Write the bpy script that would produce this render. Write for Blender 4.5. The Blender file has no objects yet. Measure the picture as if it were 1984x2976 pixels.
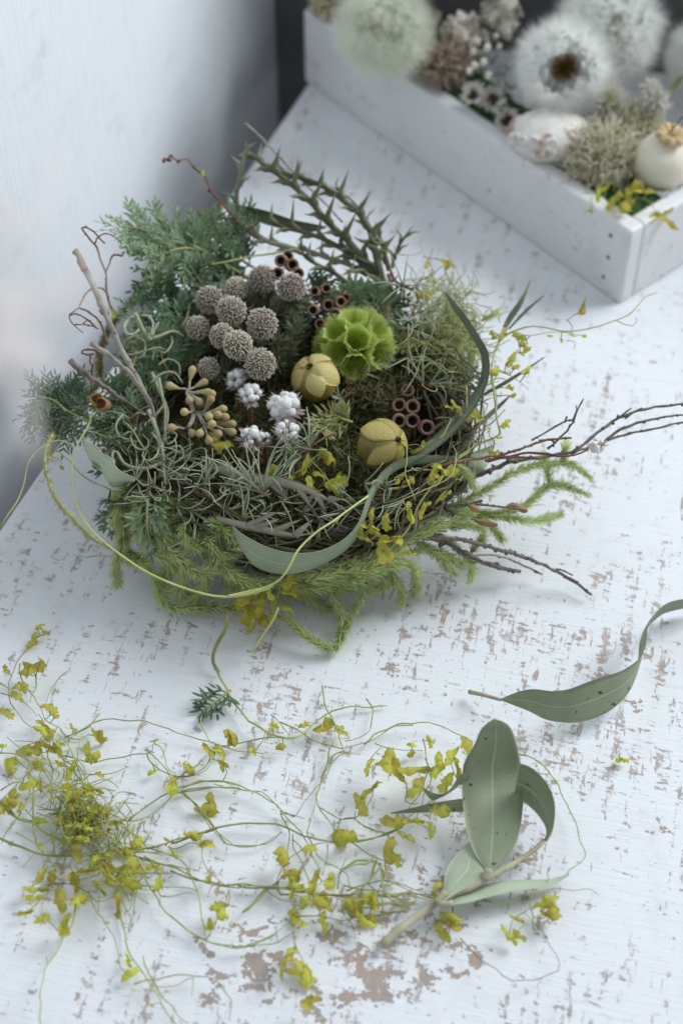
import bpy, math, random
from mathutils import Vector, Matrix, Quaternion, noise as mnoise

scn = bpy.context.scene
COL = scn.collection
RND = random.Random(7)

# ------------------------------------------------------------------ camera
PITCH = math.radians(49.0)
DIST = 0.629
FPX, CX, CY = 5000.0, 992.0, 1488.0
CAM = Vector((0, -DIST*math.cos(PITCH), DIST*math.sin(PITCH)))
cd = bpy.data.cameras.new('camera')
cam = bpy.data.objects.new('camera', cd); COL.objects.link(cam)
cam.location = CAM; cam.rotation_euler = (math.pi/2-PITCH, 0, 0)
cd.sensor_fit = 'HORIZONTAL'; cd.sensor_width = 24.0; cd.lens = 24.0*FPX/1984.0
cd.clip_start = 0.01; cd.clip_end = 50
cd.dof.use_dof = True; cd.dof.focus_distance = 0.566; cd.dof.aperture_fstop = 8.0
scn.camera = cam

# ------------------------------------------------------------------ light
w = bpy.data.worlds.new('World'); scn.world = w; w.use_nodes = True
bg = w.node_tree.nodes['Background']
bg.inputs[0].default_value = (0.86, 0.93, 1.0, 1); bg.inputs[1].default_value = 0.50
def area(name, loc, target, size, power, color):
    l = bpy.data.lights.new(name, 'AREA'); l.shape = 'RECTANGLE'; l.size = size[0]; l.size_y = size[1]
    l.energy = power; l.color = color
    o = bpy.data.objects.new(name, l); COL.objects.link(o); o.location = loc
    o.rotation_euler = (Vector(target)-Vector(loc)).to_track_quat('-Z', 'Y').to_euler()
    return o
area('window_light', (1.10, 0.55, 1.00), (0.0, 0.02, 0.0), (0.75, 0.8), 27.5, (0.91, 0.965, 1.0))
scn.view_settings.view_transform = 'Standard'; scn.view_settings.look = 'None'
scn.view_settings.exposure = -0.09; scn.view_settings.gamma = 1.0
scn.cycles.use_denoising = True
scn.cycles.max_bounces = 8; scn.cycles.transparent_max_bounces = 8

# ------------------------------------------------------------------ measuring helpers
FW = Vector((0, math.cos(PITCH), -math.sin(PITCH))); UP = Vector((0, math.sin(PITCH), math.cos(PITCH))); RT = Vector((1, 0, 0))
def at(x, y, z=0.0):
    """the place at height z (m) that was surveyed at photograph position x, y"""
    d = FW + RT*((x-CX)/FPX) - UP*((y-CY)/FPX)
    return CAM + d*((z-CAM.z)/d.z)
def mpp(p):
    return (p-CAM).dot(FW)/FPX
CROPS = {'S': (0, 0, 1.0),
 'A1': (400, 700, .38265), 'A2': (800, 700, .44643), 'A3': (50, 400, .44643), 'A4': (650, 330, .41454),
 'A5': (50, 1100, .47832), 'A6': (600, 1250, .5102), 'A7': (1200, 800, .5), 'A8': (850, 0, .72321),
 'B1': (0, 1750, .44643), 'B2': (0, 2300, .5102), 'B3': (500, 1950, .44643), 'B4': (1000, 2000, .5102),
 'B5': (1200, 1650, .5), 'B7': (500, 2500, .5102), 'B8': (1184, 2300, .5102), 'C3': (1300, 0, .43622), 'C4': (0, 700, .38256)}
def pix(crop, x, y):
    a = CROPS[crop]; return a[0]+x*a[2], a[1]+y*a[2]
def spot(crop, x, y, z):
    return at(*pix(crop, x, y), z*.001)
def size(crop, d, p):
    return d*CROPS[crop][2]*mpp(p)
def trace(crop, s, z=0):
    xy = [tuple(float(v) for v in q.split(',')) for q in s.split()]
    if not isinstance(z, (list, tuple)): z = [z]
    out = []
    for i, (x, y) in enumerate(xy):
        t = i/(len(xy)-1)*(len(z)-1) if len(xy) > 1 else 0
        k = min(int(t), len(z)-2) if len(z) > 1 else 0
        zz = z[0] if len(z) == 1 else z[k]+(z[k+1]-z[k])*(t-k)
        out.append(spot(crop, x, y, zz))
    return out
def smooth(p, step=0.003, nmin=3):
    """Catmull-Rom through the points, about `step` metres apart"""
    if len(p) < 3:
        n = max(nmin, int((p[-1]-p[0]).length/step)); return [p[0].lerp(p[-1], i/n) for i in range(n+1)]
    q = [p[0]*2-p[1]]+list(p)+[p[-1]*2-p[-2]]; out = []
    for i in range(1, len(q)-2):
        a, b, c, d = q[i-1:i+3]; n = max(2, int((c-b).length/step+.5))
        for k in range(n):
            t = k/n
            out.append(.5*((2*b)+(c-a)*t+(2*a-5*b+4*c-d)*t*t+(3*b-a-3*c+d)*t*t*t))
    out.append(p[-1].copy()); return out
def resample(p, n):
    L = [0]
    for a, b in zip(p, p[1:]): L.append(L[-1]+(b-a).length)
    out = []; j = 0
    for i in range(n):
        s = L[-1]*i/(n-1)
        while j < len(p)-2 and L[j+1] < s: j += 1
        d = L[j+1]-L[j]; out.append(p[j].lerp(p[j+1], (s-L[j])/d if d > 1e-12 else 0))
    return out
def rv(r=RND):
    while True:
        v = Vector((r.uniform(-1, 1), r.uniform(-1, 1), r.uniform(-1, 1)))
        if .01 < v.length < 1: return v.normalized()
def perp(t):
    a = Vector((0, 0, 1)) if abs(t.z) < .9 else Vector((1, 0, 0))
    return t.cross(a).normalized()

# ------------------------------------------------------------------ mesh collector
class MB:
    def __init__(s): s.v = []; s.f = []; s.c = []; s.uv = None; s.mi = []
    def add(s, v, c=0.0): s.v.append(v); s.c.append(c); return len(s.v)-1
    def face(s, *i, m=0): s.f.append(i); s.mi.append(m)
    def tube(s, p, r, n=5, cap=True, c0=0.0, c1=0.0):
        """round stem through p; r a number or f(t)"""
        rf = r if callable(r) else (lambda t: r)
        N = len(p); t0 = (p[1]-p[0]).normalized(); a = perp(t0); rings = []
        for i in range(N):
            t = (p[min(i+1, N-1)]-p[max(i-1, 0)])
            t = t.normalized() if t.length > 1e-9 else t0
            a = (a-t*a.dot(t)); a = a.normalized() if a.length > 1e-6 else perp(t)
            b = t.cross(a); R = rf(i/(N-1)); cc = c0+(c1-c0)*i/(N-1)
            rings.append([s.add(p[i]+(a*math.cos(2*math.pi*k/n)+b*math.sin(2*math.pi*k/n))*R, cc) for k in range(n)])
        for u, w_ in zip(rings, rings[1:]):
            for k in range(n): s.face(u[k], u[(k+1) % n], w_[(k+1) % n], w_[k])
        if cap and n > 2:
            s.face(*rings[0][::-1]); s.face(*rings[-1])
        return s
    def blade(s, p, d, L, wdt, up, bend=0.0, c0=0.0, c1=1.0, seg=2):
        """narrow tapered needle or leaflet from p along d, bending towards up"""
        sd = d.cross(up); sd = sd.normalized() if sd.length > 1e-6 else perp(d); prev = None
        for i in range(seg):
            t = i/seg; q = p+d*(L*t)+up*(bend*L*t*t); hw = wdt*.5*(1-t*.35) if i else wdt*.32
            a, b = s.add(q-sd*hw, c0+(c1-c0)*t), s.add(q+sd*hw, c0+(c1-c0)*t)
            if prev: s.face(prev[0], prev[1], b, a)
            prev = (a, b)
        tip = s.add(p+d*L+up*(bend*L), c1); s.face(prev[0], prev[1], tip)
    def ball(s, c, r, n=8, m=6, sc=(1, 1, 1), q=None, jit=0, c0=0.0, rnd=RND, mi=0):
        q = q or Quaternion(); rows = []
        for j in range(m+1):
            th = math.pi*j/m; row = []
            for k in range(n if 0 < j < m else 1):
                ph = 2*math.pi*k/n
                v = Vector((math.sin(th)*math.cos(ph)*sc[0], math.sin(th)*math.sin(ph)*sc[1], math.cos(th)*sc[2]))*r
                if jit: v *= 1+rnd.uniform(-jit, jit)
                row.append(s.add(c+q @ v, c0))
            rows.append(row)
        for j in range(m):
            a, b = rows[j], rows[j+1]
            for k in range(n):
                k2 = (k+1) % n
                if len(a) == 1: s.face(a[0], b[k], b[k2], m=mi)
                elif len(b) == 1: s.face(a[k], b[0], a[k2], m=mi)
                else: s.face(a[k], b[k], b[k2], a[k2], m=mi)
    def lathe(s, prof, c, q, n=12, c0=0.0, jit=None, closed=False, mi=0):
        """prof [(r,z)] turned about local z, placed by c, q"""
        rows = []
        for (r, z) in prof:
            rows.append([s.add(c+q @ Vector((math.cos(2*math.pi*k/n)*(r*(jit(k, z) if jit else 1)), math.sin(2*math.pi*k/n)*(r*(jit(k, z) if jit else 1)), z)), c0) for k in range(n)])
        for a, b in zip(rows, rows[1:]):
            for k in range(n): s.face(a[k], a[(k+1) % n], b[(k+1) % n], b[k], m=mi)
        s.face(*rows[0][::-1], m=mi); 
        if closed: s.face(*rows[-1], m=mi)
    def box(s, o, ax, ay, az, mi=0):
        i = [s.add(o+ax*a+ay*b+az*c) for c in (0, 1) for b in (0, 1) for a in (0, 1)]
        for q in ((0, 2, 3, 1), (4, 5, 7, 6), (0, 1, 5, 4), (2, 6, 7, 3), (0, 4, 6, 2), (1, 3, 7, 5)): s.face(*[i[k] for k in q], m=mi)
    def mesh(s, name, mats, org=Vector(), flat=False):
        me = bpy.data.meshes.new(name)
        me.from_pydata([(v-org)[:] for v in s.v], [], s.f)
        for m in (mats if isinstance(mats, (list, tuple)) else [mats]): me.materials.append(m)
        if any(s.mi): me.polygons.foreach_set('material_index', s.mi)
        if not flat: me.polygons.foreach_set('use_smooth', [True]*len(s.f))
        if any(s.c):
            at_ = me.attributes.new('tip', 'FLOAT', 'POINT'); at_.data.foreach_set('value', s.c)
        if s.uv:
            ul = me.uv_layers.new(name='UVMap')
            for lp in me.loops: ul.data[lp.index].uv = s.uv[lp.vertex_index]
        me.update(); return me

# ------------------------------------------------------------------ things and parts
def tag(o, label=None, cat=None, group=None, kind=None):
    if label: o['label'] = label
    if cat: o['category'] = cat
    if group: o['group'] = group
    if kind: o['kind'] = kind
    return o
def thing(name, label, cat, loc, group=None):
    o = bpy.data.objects.new(name, None); COL.objects.link(o); o.location = loc
    o.empty_display_size = .005
    return tag(o, label, cat, group)
def part(name, mb, mat, parent, kind=None, flat=False, label=None):
    org = parent.location if parent.parent is None else parent.parent.location
    o = bpy.data.objects.new(name, mb.mesh(name, mat, org, flat)); COL.objects.link(o); o.parent = parent
    return tag(o, label, kind=kind)
def single(name, mb, mat, label, cat, org, group=None, kind=None, flat=False):
    o = bpy.data.objects.new(name, mb.mesh(name, mat, org, flat)); COL.objects.link(o); o.location = org
    return tag(o, label, cat, group, kind)
def place(name, me, parent, loc, rot, sc):
    """a piece that shares its mesh with others of its kind"""
    o = bpy.data.objects.new(name, me); COL.objects.link(o); o.parent = parent
    o.location = loc-parent.location; o.rotation_mode = 'QUATERNION'; o.rotation_quaternion = rot
    o.scale = sc if isinstance(sc, tuple) else (sc, sc, sc); return o

# ------------------------------------------------------------------ materials
def new_mat(name):
    m = bpy.data.materials.new(name); m.use_nodes = True; nt = m.node_tree
    return m, nt, nt.nodes['Principled BSDF'], nt.nodes['Material Output']
def nd(nt, typ, **kw):
    n = nt.nodes.new(typ)
    for k, v in kw.items():
        if k.startswith('i_'):
            n.inputs[int(k[2:])].default_value = v
        else: setattr(n, k, v)
    return n
def plant(name, c1, c2, scale=300, rough=.6, trans=0.0, tipc=None, rnd=.25, bump=.2, bscale=900, spec=.3, vein=False, spots=0.0, back=None):
    """matt plant tissue: two tones mottled by noise, a tone shift per object, optional tip colour, leaf veins and translucency"""
    m, nt, pb, out = new_mat(name); L = nt.links
    tc = nd(nt, 'ShaderNodeTexCoord'); nz = nd(nt, 'ShaderNodeTexNoise'); nz.inputs['Scale'].default_value = scale; nz.inputs['Detail'].default_value = 4
    L.new(tc.outputs['Object'], nz.inputs['Vector'])
    rp = nd(nt, 'ShaderNodeMapRange', i_1=.32, i_2=.68); L.new(nz.outputs[0], rp.inputs[0])
    mx = nd(nt, 'ShaderNodeMix', data_type='RGBA'); mx.inputs[6].default_value = (*c1, 1); mx.inputs[7].default_value = (*c2, 1)
    L.new(rp.outputs[0], mx.inputs[0]); col = mx.outputs[2]
    if tipc:
        a = nd(nt, 'ShaderNodeAttribute', attribute_name='tip'); m2 = nd(nt, 'ShaderNodeMix', data_type='RGBA')
        m2.inputs[7].default_value = (*tipc, 1); L.new(a.outputs['Fac'], m2.inputs[0]); L.new(col, m2.inputs[6]); col = m2.outputs[2]
    if vein:
        uv = nd(nt, 'ShaderNodeUVMap'); sp = nd(nt, 'ShaderNodeSeparateXYZ'); L.new(uv.outputs[0], sp.inputs[0])
        ab = nd(nt, 'ShaderNodeMath', operation='SUBTRACT', i_1=.5); L.new(sp.outputs[1], ab.inputs[0])
        a2 = nd(nt, 'ShaderNodeMath', operation='ABSOLUTE'); L.new(ab.outputs[0], a2.inputs[0])
        mr = nd(nt, 'ShaderNodeMapRange', i_1=.008, i_2=.028, i_3=1.0, i_4=0.0); L.new(a2.outputs[0], mr.inputs[0])
        # side veins: slanted fine lines
        k = nd(nt, 'ShaderNodeMath', operation='MULTIPLY_ADD', i_1=-.55); L.new(a2.outputs[0], k.inputs[0]); L.new(sp.outputs[0], k.inputs[2])
        k2 = nd(nt, 'ShaderNodeMath', operation='MULTIPLY', i_1=170.0); L.new(k.outputs[0], k2.inputs[0])
        sn = nd(nt, 'ShaderNodeMath', operation='SINE'); L.new(k2.outputs[0], sn.inputs[0])
        m5 = nd(nt, 'ShaderNodeMapRange', i_1=.6, i_2=1.0, i_3=0.0, i_4=.30); L.new(sn.outputs[0], m5.inputs[0])
        m8 = nd(nt, 'ShaderNodeMapRange', i_1=.468, i_2=.492, i_3=0.0, i_4=.75); L.new(a2.outputs[0], m8.inputs[0]); m9 = nd(nt, 'ShaderNodeMath', operation='MAXIMUM'); L.new(m8.outputs[0], m9.inputs[0]); L.new(m5.outputs[0], m9.inputs[1])
        mxx = nd(nt, 'ShaderNodeMath', operation='MAXIMUM'); m6 = nd(nt, 'ShaderNodeMath', operation='MULTIPLY', i_1=.75); L.new(mr.outputs[0], m6.inputs[0])
        L.new(m6.outputs[0], mxx.inputs[0]); L.new(m9.outputs[0], mxx.inputs[1])
        m3 = nd(nt, 'ShaderNodeMix', data_type='RGBA'); m3.inputs[7].default_value = (min(1, c2[0]*1.35+.03), min(1, c2[1]*1.28+.03), min(1, c2[2]*1.25+.02), 1)
        L.new(mxx.outputs[0], m3.inputs[0]); L.new(col, m3.inputs[6]); col = m3.outputs[2]
    if spots:
        n2 = nd(nt, 'ShaderNodeTexNoise'); n2.inputs['Scale'].default_value = 330; n2.inputs['Detail'].default_value = 1; L.new(tc.outputs['Object'], n2.inputs['Vector'])
        r2 = nd(nt, 'ShaderNodeMapRange', i_1=.74-.1*spots, i_2=.77-.1*spots); L.new(n2.outputs[0], r2.inputs[0])
        m4 = nd(nt, 'ShaderNodeMix', data_type='RGBA'); m4.inputs[7].default_value = (c1[0]*.35, c1[1]*.32, c1[2]*.3, 1)
        L.new(r2.outputs[0], m4.inputs[0]); L.new(col, m4.inputs[6]); col = m4.outputs[2]
    if rnd:
        oi = nd(nt, 'ShaderNodeObjectInfo'); hs = nd(nt, 'ShaderNodeHueSaturation')
        h = nd(nt, 'ShaderNodeMapRange', i_3=.5-.03*rnd/.25, i_4=.5+.015*rnd/.25); L.new(oi.outputs['Random'], h.inputs[0]); L.new(h.outputs[0], hs.inputs[0])
        v = nd(nt, 'ShaderNodeMapRange', i_3=1-rnd, i_4=1+rnd); L.new(oi.outputs['Random'], v.inputs[0]); L.new(v.outputs[0], hs.inputs[2])
        L.new(col, hs.inputs[4]); col = hs.outputs[0]
    if back:
        g = nd(nt, 'ShaderNodeNewGeometry'); m7 = nd(nt, 'ShaderNodeMix', data_type='RGBA'); m7.inputs[7].default_value = (*back, 1)
        L.new(g.outputs['Backfacing'], m7.inputs[0]); L.new(col, m7.inputs[6]); col = m7.outputs[2]
    L.new(col, pb.inputs['Base Color']); pb.inputs['Roughness'].default_value = rough; pb.inputs['Specular IOR Level'].default_value = spec
    if bump:
        n3 = nd(nt, 'ShaderNodeTexNoise'); n3.inputs['Scale'].default_value = bscale; n3.inputs['Detail'].default_value = 5; L.new(tc.outputs['Object'], n3.inputs['Vector'])
        bp = nd(nt, 'ShaderNodeBump'); bp.inputs['Strength'].default_value = bump; bp.inputs['Distance'].default_value = .0006
        L.new(n3.outputs[0], bp.inputs['Height']); L.new(bp.outputs[0], pb.inputs['Normal'])
    if trans:
        tr = nd(nt, 'ShaderNodeBsdfTranslucent'); L.new(col, tr.inputs[0]); ms = nd(nt, 'ShaderNodeMixShader'); ms.inputs[0].default_value = trans
        L.new(pb.outputs[0], ms.inputs[1]); L.new(tr.outputs[0], ms.inputs[2]); L.new(ms.outputs[0], out.inputs[0])
    return m

M = {}
M['yellow'] = plant('yellow_dry_leaf', (.58, .57, .05), (.84, .82, .21), 160, .5, .5, tipc=(.46, .34, .035), rnd=.16, bump=.5, bscale=700, spots=.4)
M['vine'] = plant('vine_stem', (.24, .27, .08), (.40, .43, .17), 120, .55, .0, rnd=.25, bump=.1)
M['vine_dark'] = plant('vine_dark_twig', (.09, .08, .05), (.20, .19, .09), 120, .6, .0, rnd=.2, bump=.1)
M['tendril'] = plant('tendril', (.42, .44, .15), (.58, .60, .26), 80, .45, .0, rnd=.1, bump=.05)
M['euc'] = plant('eucalyptus_leaf', (.225, .27, .16), (.34, .39, .265), 55, .55, .12, rnd=.08, bump=.25, bscale=1500, vein=True, spots=.22, spec=.35)
M['euc_pale'] = plant('eucalyptus_leaf_pale', (.40, .47, .33), (.50, .57, .43), 90, .6, .15, rnd=.06, bump=.25, bscale=1500, vein=True, spec=.25)
M['euc_mid'] = plant('eucalyptus_leaf_grey_green', (.24, .30, .20), (.34, .40, .285), 60, .6, .12, rnd=.05, bump=.4, bscale=1200, vein=True, spec=.25)
M['euc_dark'] = plant('eucalyptus_leaf_dark', (.085, .12, .05), (.13, .17, .075), 90, .5, .1, rnd=.1, bump=.25, vein=True)
M['euc_stem'] = plant('eucalyptus_stem', (.36, .33, .22), (.50, .47, .34), 150, .6, rnd=.1)
M['strap'] = plant('strap_leaf', (.15, .175, .11), (.20, .24, .18), 120, .55, .1, rnd=.15, vein=False)
M['lyco'] = plant('clubmoss_needle', (.35, .45, .11), (.50, .60, .20), 200, .6, .45, tipc=(.86, .91, .58), rnd=.15, bump=0)
M['lyco_dull'] = plant('clubmoss_stalk_needle', (.28, .28, .09), (.36, .36, .14), 200, .6, .3, tipc=(.44, .44, .2), rnd=.15, bump=0)
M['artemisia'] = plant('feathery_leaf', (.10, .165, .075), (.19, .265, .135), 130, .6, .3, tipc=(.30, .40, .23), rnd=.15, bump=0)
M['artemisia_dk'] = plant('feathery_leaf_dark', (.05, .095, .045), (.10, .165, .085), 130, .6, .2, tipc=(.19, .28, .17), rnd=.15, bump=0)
M['spiky'] = plant('spiky_leaf', (.075, .08, .04), (.15, .155, .085), 140, .5, .05, tipc=(.27, .31, .19), rnd=.2, bump=.2)
M['spiky_pale'] = plant('spiky_leaf_pale', (.24, .26, .17), (.36, .38, .27), 140, .55, .05, rnd=.15, bump=.2)
M['taupe'] = plant('taupe_dry_leaf', (.20, .18, .14), (.29, .265, .21), 140, .65, .12, rnd=.12, bump=.3)
M['brunia'] = plant('brunia_head', (.25, .205, .145), (.34, .285, .21), 500, .85, 0, tipc=(.93, .86, .75), rnd=.16, bump=0, spec=.1)
M['brunia_core'] = plant('brunia_core', (.14, .115, .08), (.20, .165, .12), 500, .9, 0, rnd=.1, bump=0, spec=.1)
M['brunia_leaf'] = plant('brunia_foliage', (.12, .15, .07), (.20, .23, .12), 300, .7, .2, tipc=(.33, .36, .23), rnd=.15, bump=0)
M['white_wool'] = plant('white_wool', (.80, .79, .77), (.90, .89, .88), 900, .9, .1, rnd=.05, bump=.8, bscale=2500, spec=.1)
M['pink_bract'] = plant('pink_bract', (.36, .27, .23), (.52, .42, .37), 400, .7, .3, tipc=(.62, .52, .48), rnd=.12, bump=0)
M['bud'] = plant('eucalyptus_bud', (.29, .26, .12), (.39, .355, .19), 400, .65, 0, tipc=(.40, .30, .14), rnd=.14, bump=.4, bscale=2500)
M['bud_stalk'] = plant('bud_stalk', (.25, .22, .17), (.36, .32, .26), 300, .65, 0, rnd=.1)
M['scab'] = plant('papery_cup', (.27, .36, .03), (.46, .55, .075), 170, .65, .3, tipc=(.66, .76, .30), rnd=.08, bump=.35, bscale=1300)
M['scab_core'] = plant('cup_core', (.10, .18, .02), (.15, .24, .03), 220, .8, 0, rnd=0)
M['pod'] = plant('seed_pod', (.22, .15, .03), (.40, .30, .07), 110, .42, .15, tipc=(.70, .60, .24), rnd=.1, spots=.5, bump=.7, bscale=1600, spec=.45)
M['pod_green'] = plant('seed_pod_green', (.17, .16, .035), (.31, .27, .065), 110, .45, .15, tipc=(.56, .46, .15), rnd=.1, spots=.5, bump=.7, bscale=1600, spec=.4)
M['pod_seam'] = plant('seed_pod_seam', (.16, .10, .03), (.25, .17, .05), 300, .6, 0, rnd=0)
M['gumnut'] = plant('gumnut', (.15, .088, .052), (.26, .17, .11), 300, .65, 0, rnd=.22, bump=.5, bscale=1800)
M['gumnut_hole'] = plant('gumnut_inside', (.012, .009, .007), (.02, .015, .012), 300, .9, 0, rnd=0, bump=0)
M['curly'] = plant('curly_grey_green_needle', (.24, .29, .17), (.38, .43, .29), 200, .6, .15, tipc=(.44, .48, .34), rnd=.15, bump=0)
M['red_bract'] = plant('red_brown_bract', (.20, .075, .05), (.33, .15, .10), 300, .65, .15, rnd=.2, bump=0)
M['silver'] = plant('silver_woolly_stem', (.32, .34, .22), (.46, .48, .35), 200, .8, .1, rnd=.12, bump=.5, bscale=2500, spec=.1)
M['bark'] = plant('twig_bark', (.10, .085, .07), (.21, .18, .155), 350, .75, 0, rnd=.2, bump=.7, bscale=1200)
M['bark_pale'] = plant('pale_twig_bark', (.22, .20, .16), (.38, .35, .30), 200, .75, 0, rnd=.1, spots=.5, bump=.7, bscale=900)
M['bark_red'] = plant('red_twig_bark', (.13, .06, .045), (.24, .13, .09), 250, .7, 0, rnd=.2, bump=.3)
M['mark'] = plant('red_brown_stain', (.27, .14, .10), (.38, .24, .19), 500, .75, 0, rnd=0, bump=.5)
M['tan'] = plant('tan_dry_husk', (.34, .20, .09), (.46, .29, .14), 250, .6, .2, rnd=.15, bump=.3)
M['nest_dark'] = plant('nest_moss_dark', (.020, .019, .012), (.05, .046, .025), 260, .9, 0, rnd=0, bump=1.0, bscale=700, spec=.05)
M['nest_twig'] = plant('nest_twig', (.045, .04, .022), (.15, .14, .08), 60, .7, 0, rnd=.2, bump=.2)
M['nest_fibre'] = plant('nest_fibre', (.07, .075, .028), (.17, .17, .07), 60, .75, .1, tipc=(.24, .24, .11), rnd=.2, bump=0)
M['moss_y'] = plant('fine_yellow_moss', (.30, .31, .11), (.46, .47, .21), 90, .6, .2, rnd=.15, bump=0)
M['puff'] = plant('dandelion_pappus', (.93, .94, .91), (.97, .97, .95), 100, .6, .6, rnd=.03, bump=0)
M['puff_green'] = plant('dandelion_pappus_green', (.82, .85, .73), (.90, .92, .83), 100, .6, .55, rnd=.03, bump=0)
M['seed'] = plant('dandelion_seed', (.14, .075, .02), (.25, .15, .05), 500, .7, 0, rnd=0, bump=.2)
M['seed_pale'] = plant('dandelion_seed_pale', (.33, .30, .14), (.45, .42, .22), 500, .7, 0, rnd=0, bump=.2)
M['reindeer'] = plant('pale_lichen', (.52, .48, .29), (.68, .63, .43), 200, .8, .2, tipc=(.78, .74, .56), rnd=.1, bump=0)
M['beige'] = plant('beige_dry_flower', (.55, .46, .34), (.72, .63, .50), 150, .75, .25, rnd=.15, bump=.4)
M['cream'] = plant('cream_petal', (.76, .71, .60), (.87, .84, .76), 150, .6, .3, rnd=.08, bump=.2)
M['brownclump'] = plant('brown_dry_clump', (.24, .17, .11), (.44, .34, .25), 200, .8, .2, tipc=(.66, .56, .45), rnd=.15, bump=0)
M['barnacle'] = plant('white_crust', (.66, .62, .57), (.80, .77, .73), 240, .7, .05, rnd=0, bump=.5, bscale=600)
M['barnacle_pit'] = plant('crust_pit', (.42, .31, .24), (.55, .43, .35), 240, .8, 0, rnd=.3, bump=.3)
M['egg'] = plant('ivory_pod', (.80, .73, .58), (.87, .82, .70), 120, .4, .15, rnd=0, bump=.15)
M['egg_crown'] = plant('ivory_crown', (.62, .44, .22), (.78, .62, .38), 300, .5, .2, rnd=0, bump=.2)
M['darkpod'] = plant('dark_seed_centre', (.03, .022, .016), (.07, .05, .035), 400, .8, 0, rnd=.1, bump=.4)
M['foam'] = plant('green_moss_base', (.03, .075, .025), (.07, .14, .05), 200, .9, 0, rnd=0, bump=1.0, bscale=500, spec=.05)
M['wool'] = plant('grey_wool', (.68, .66, .60), (.82, .80, .75), 300, .9, .15, rnd=.05, bump=.6, bscale=1800, spec=.05)
M['pink'] = plant('pale_pink_twig', (.90, .84, .82), (.95, .91, .90), 60, .8, .6, rnd=.05, bump=0)

WT0, WT1 = .680, .142
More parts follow.
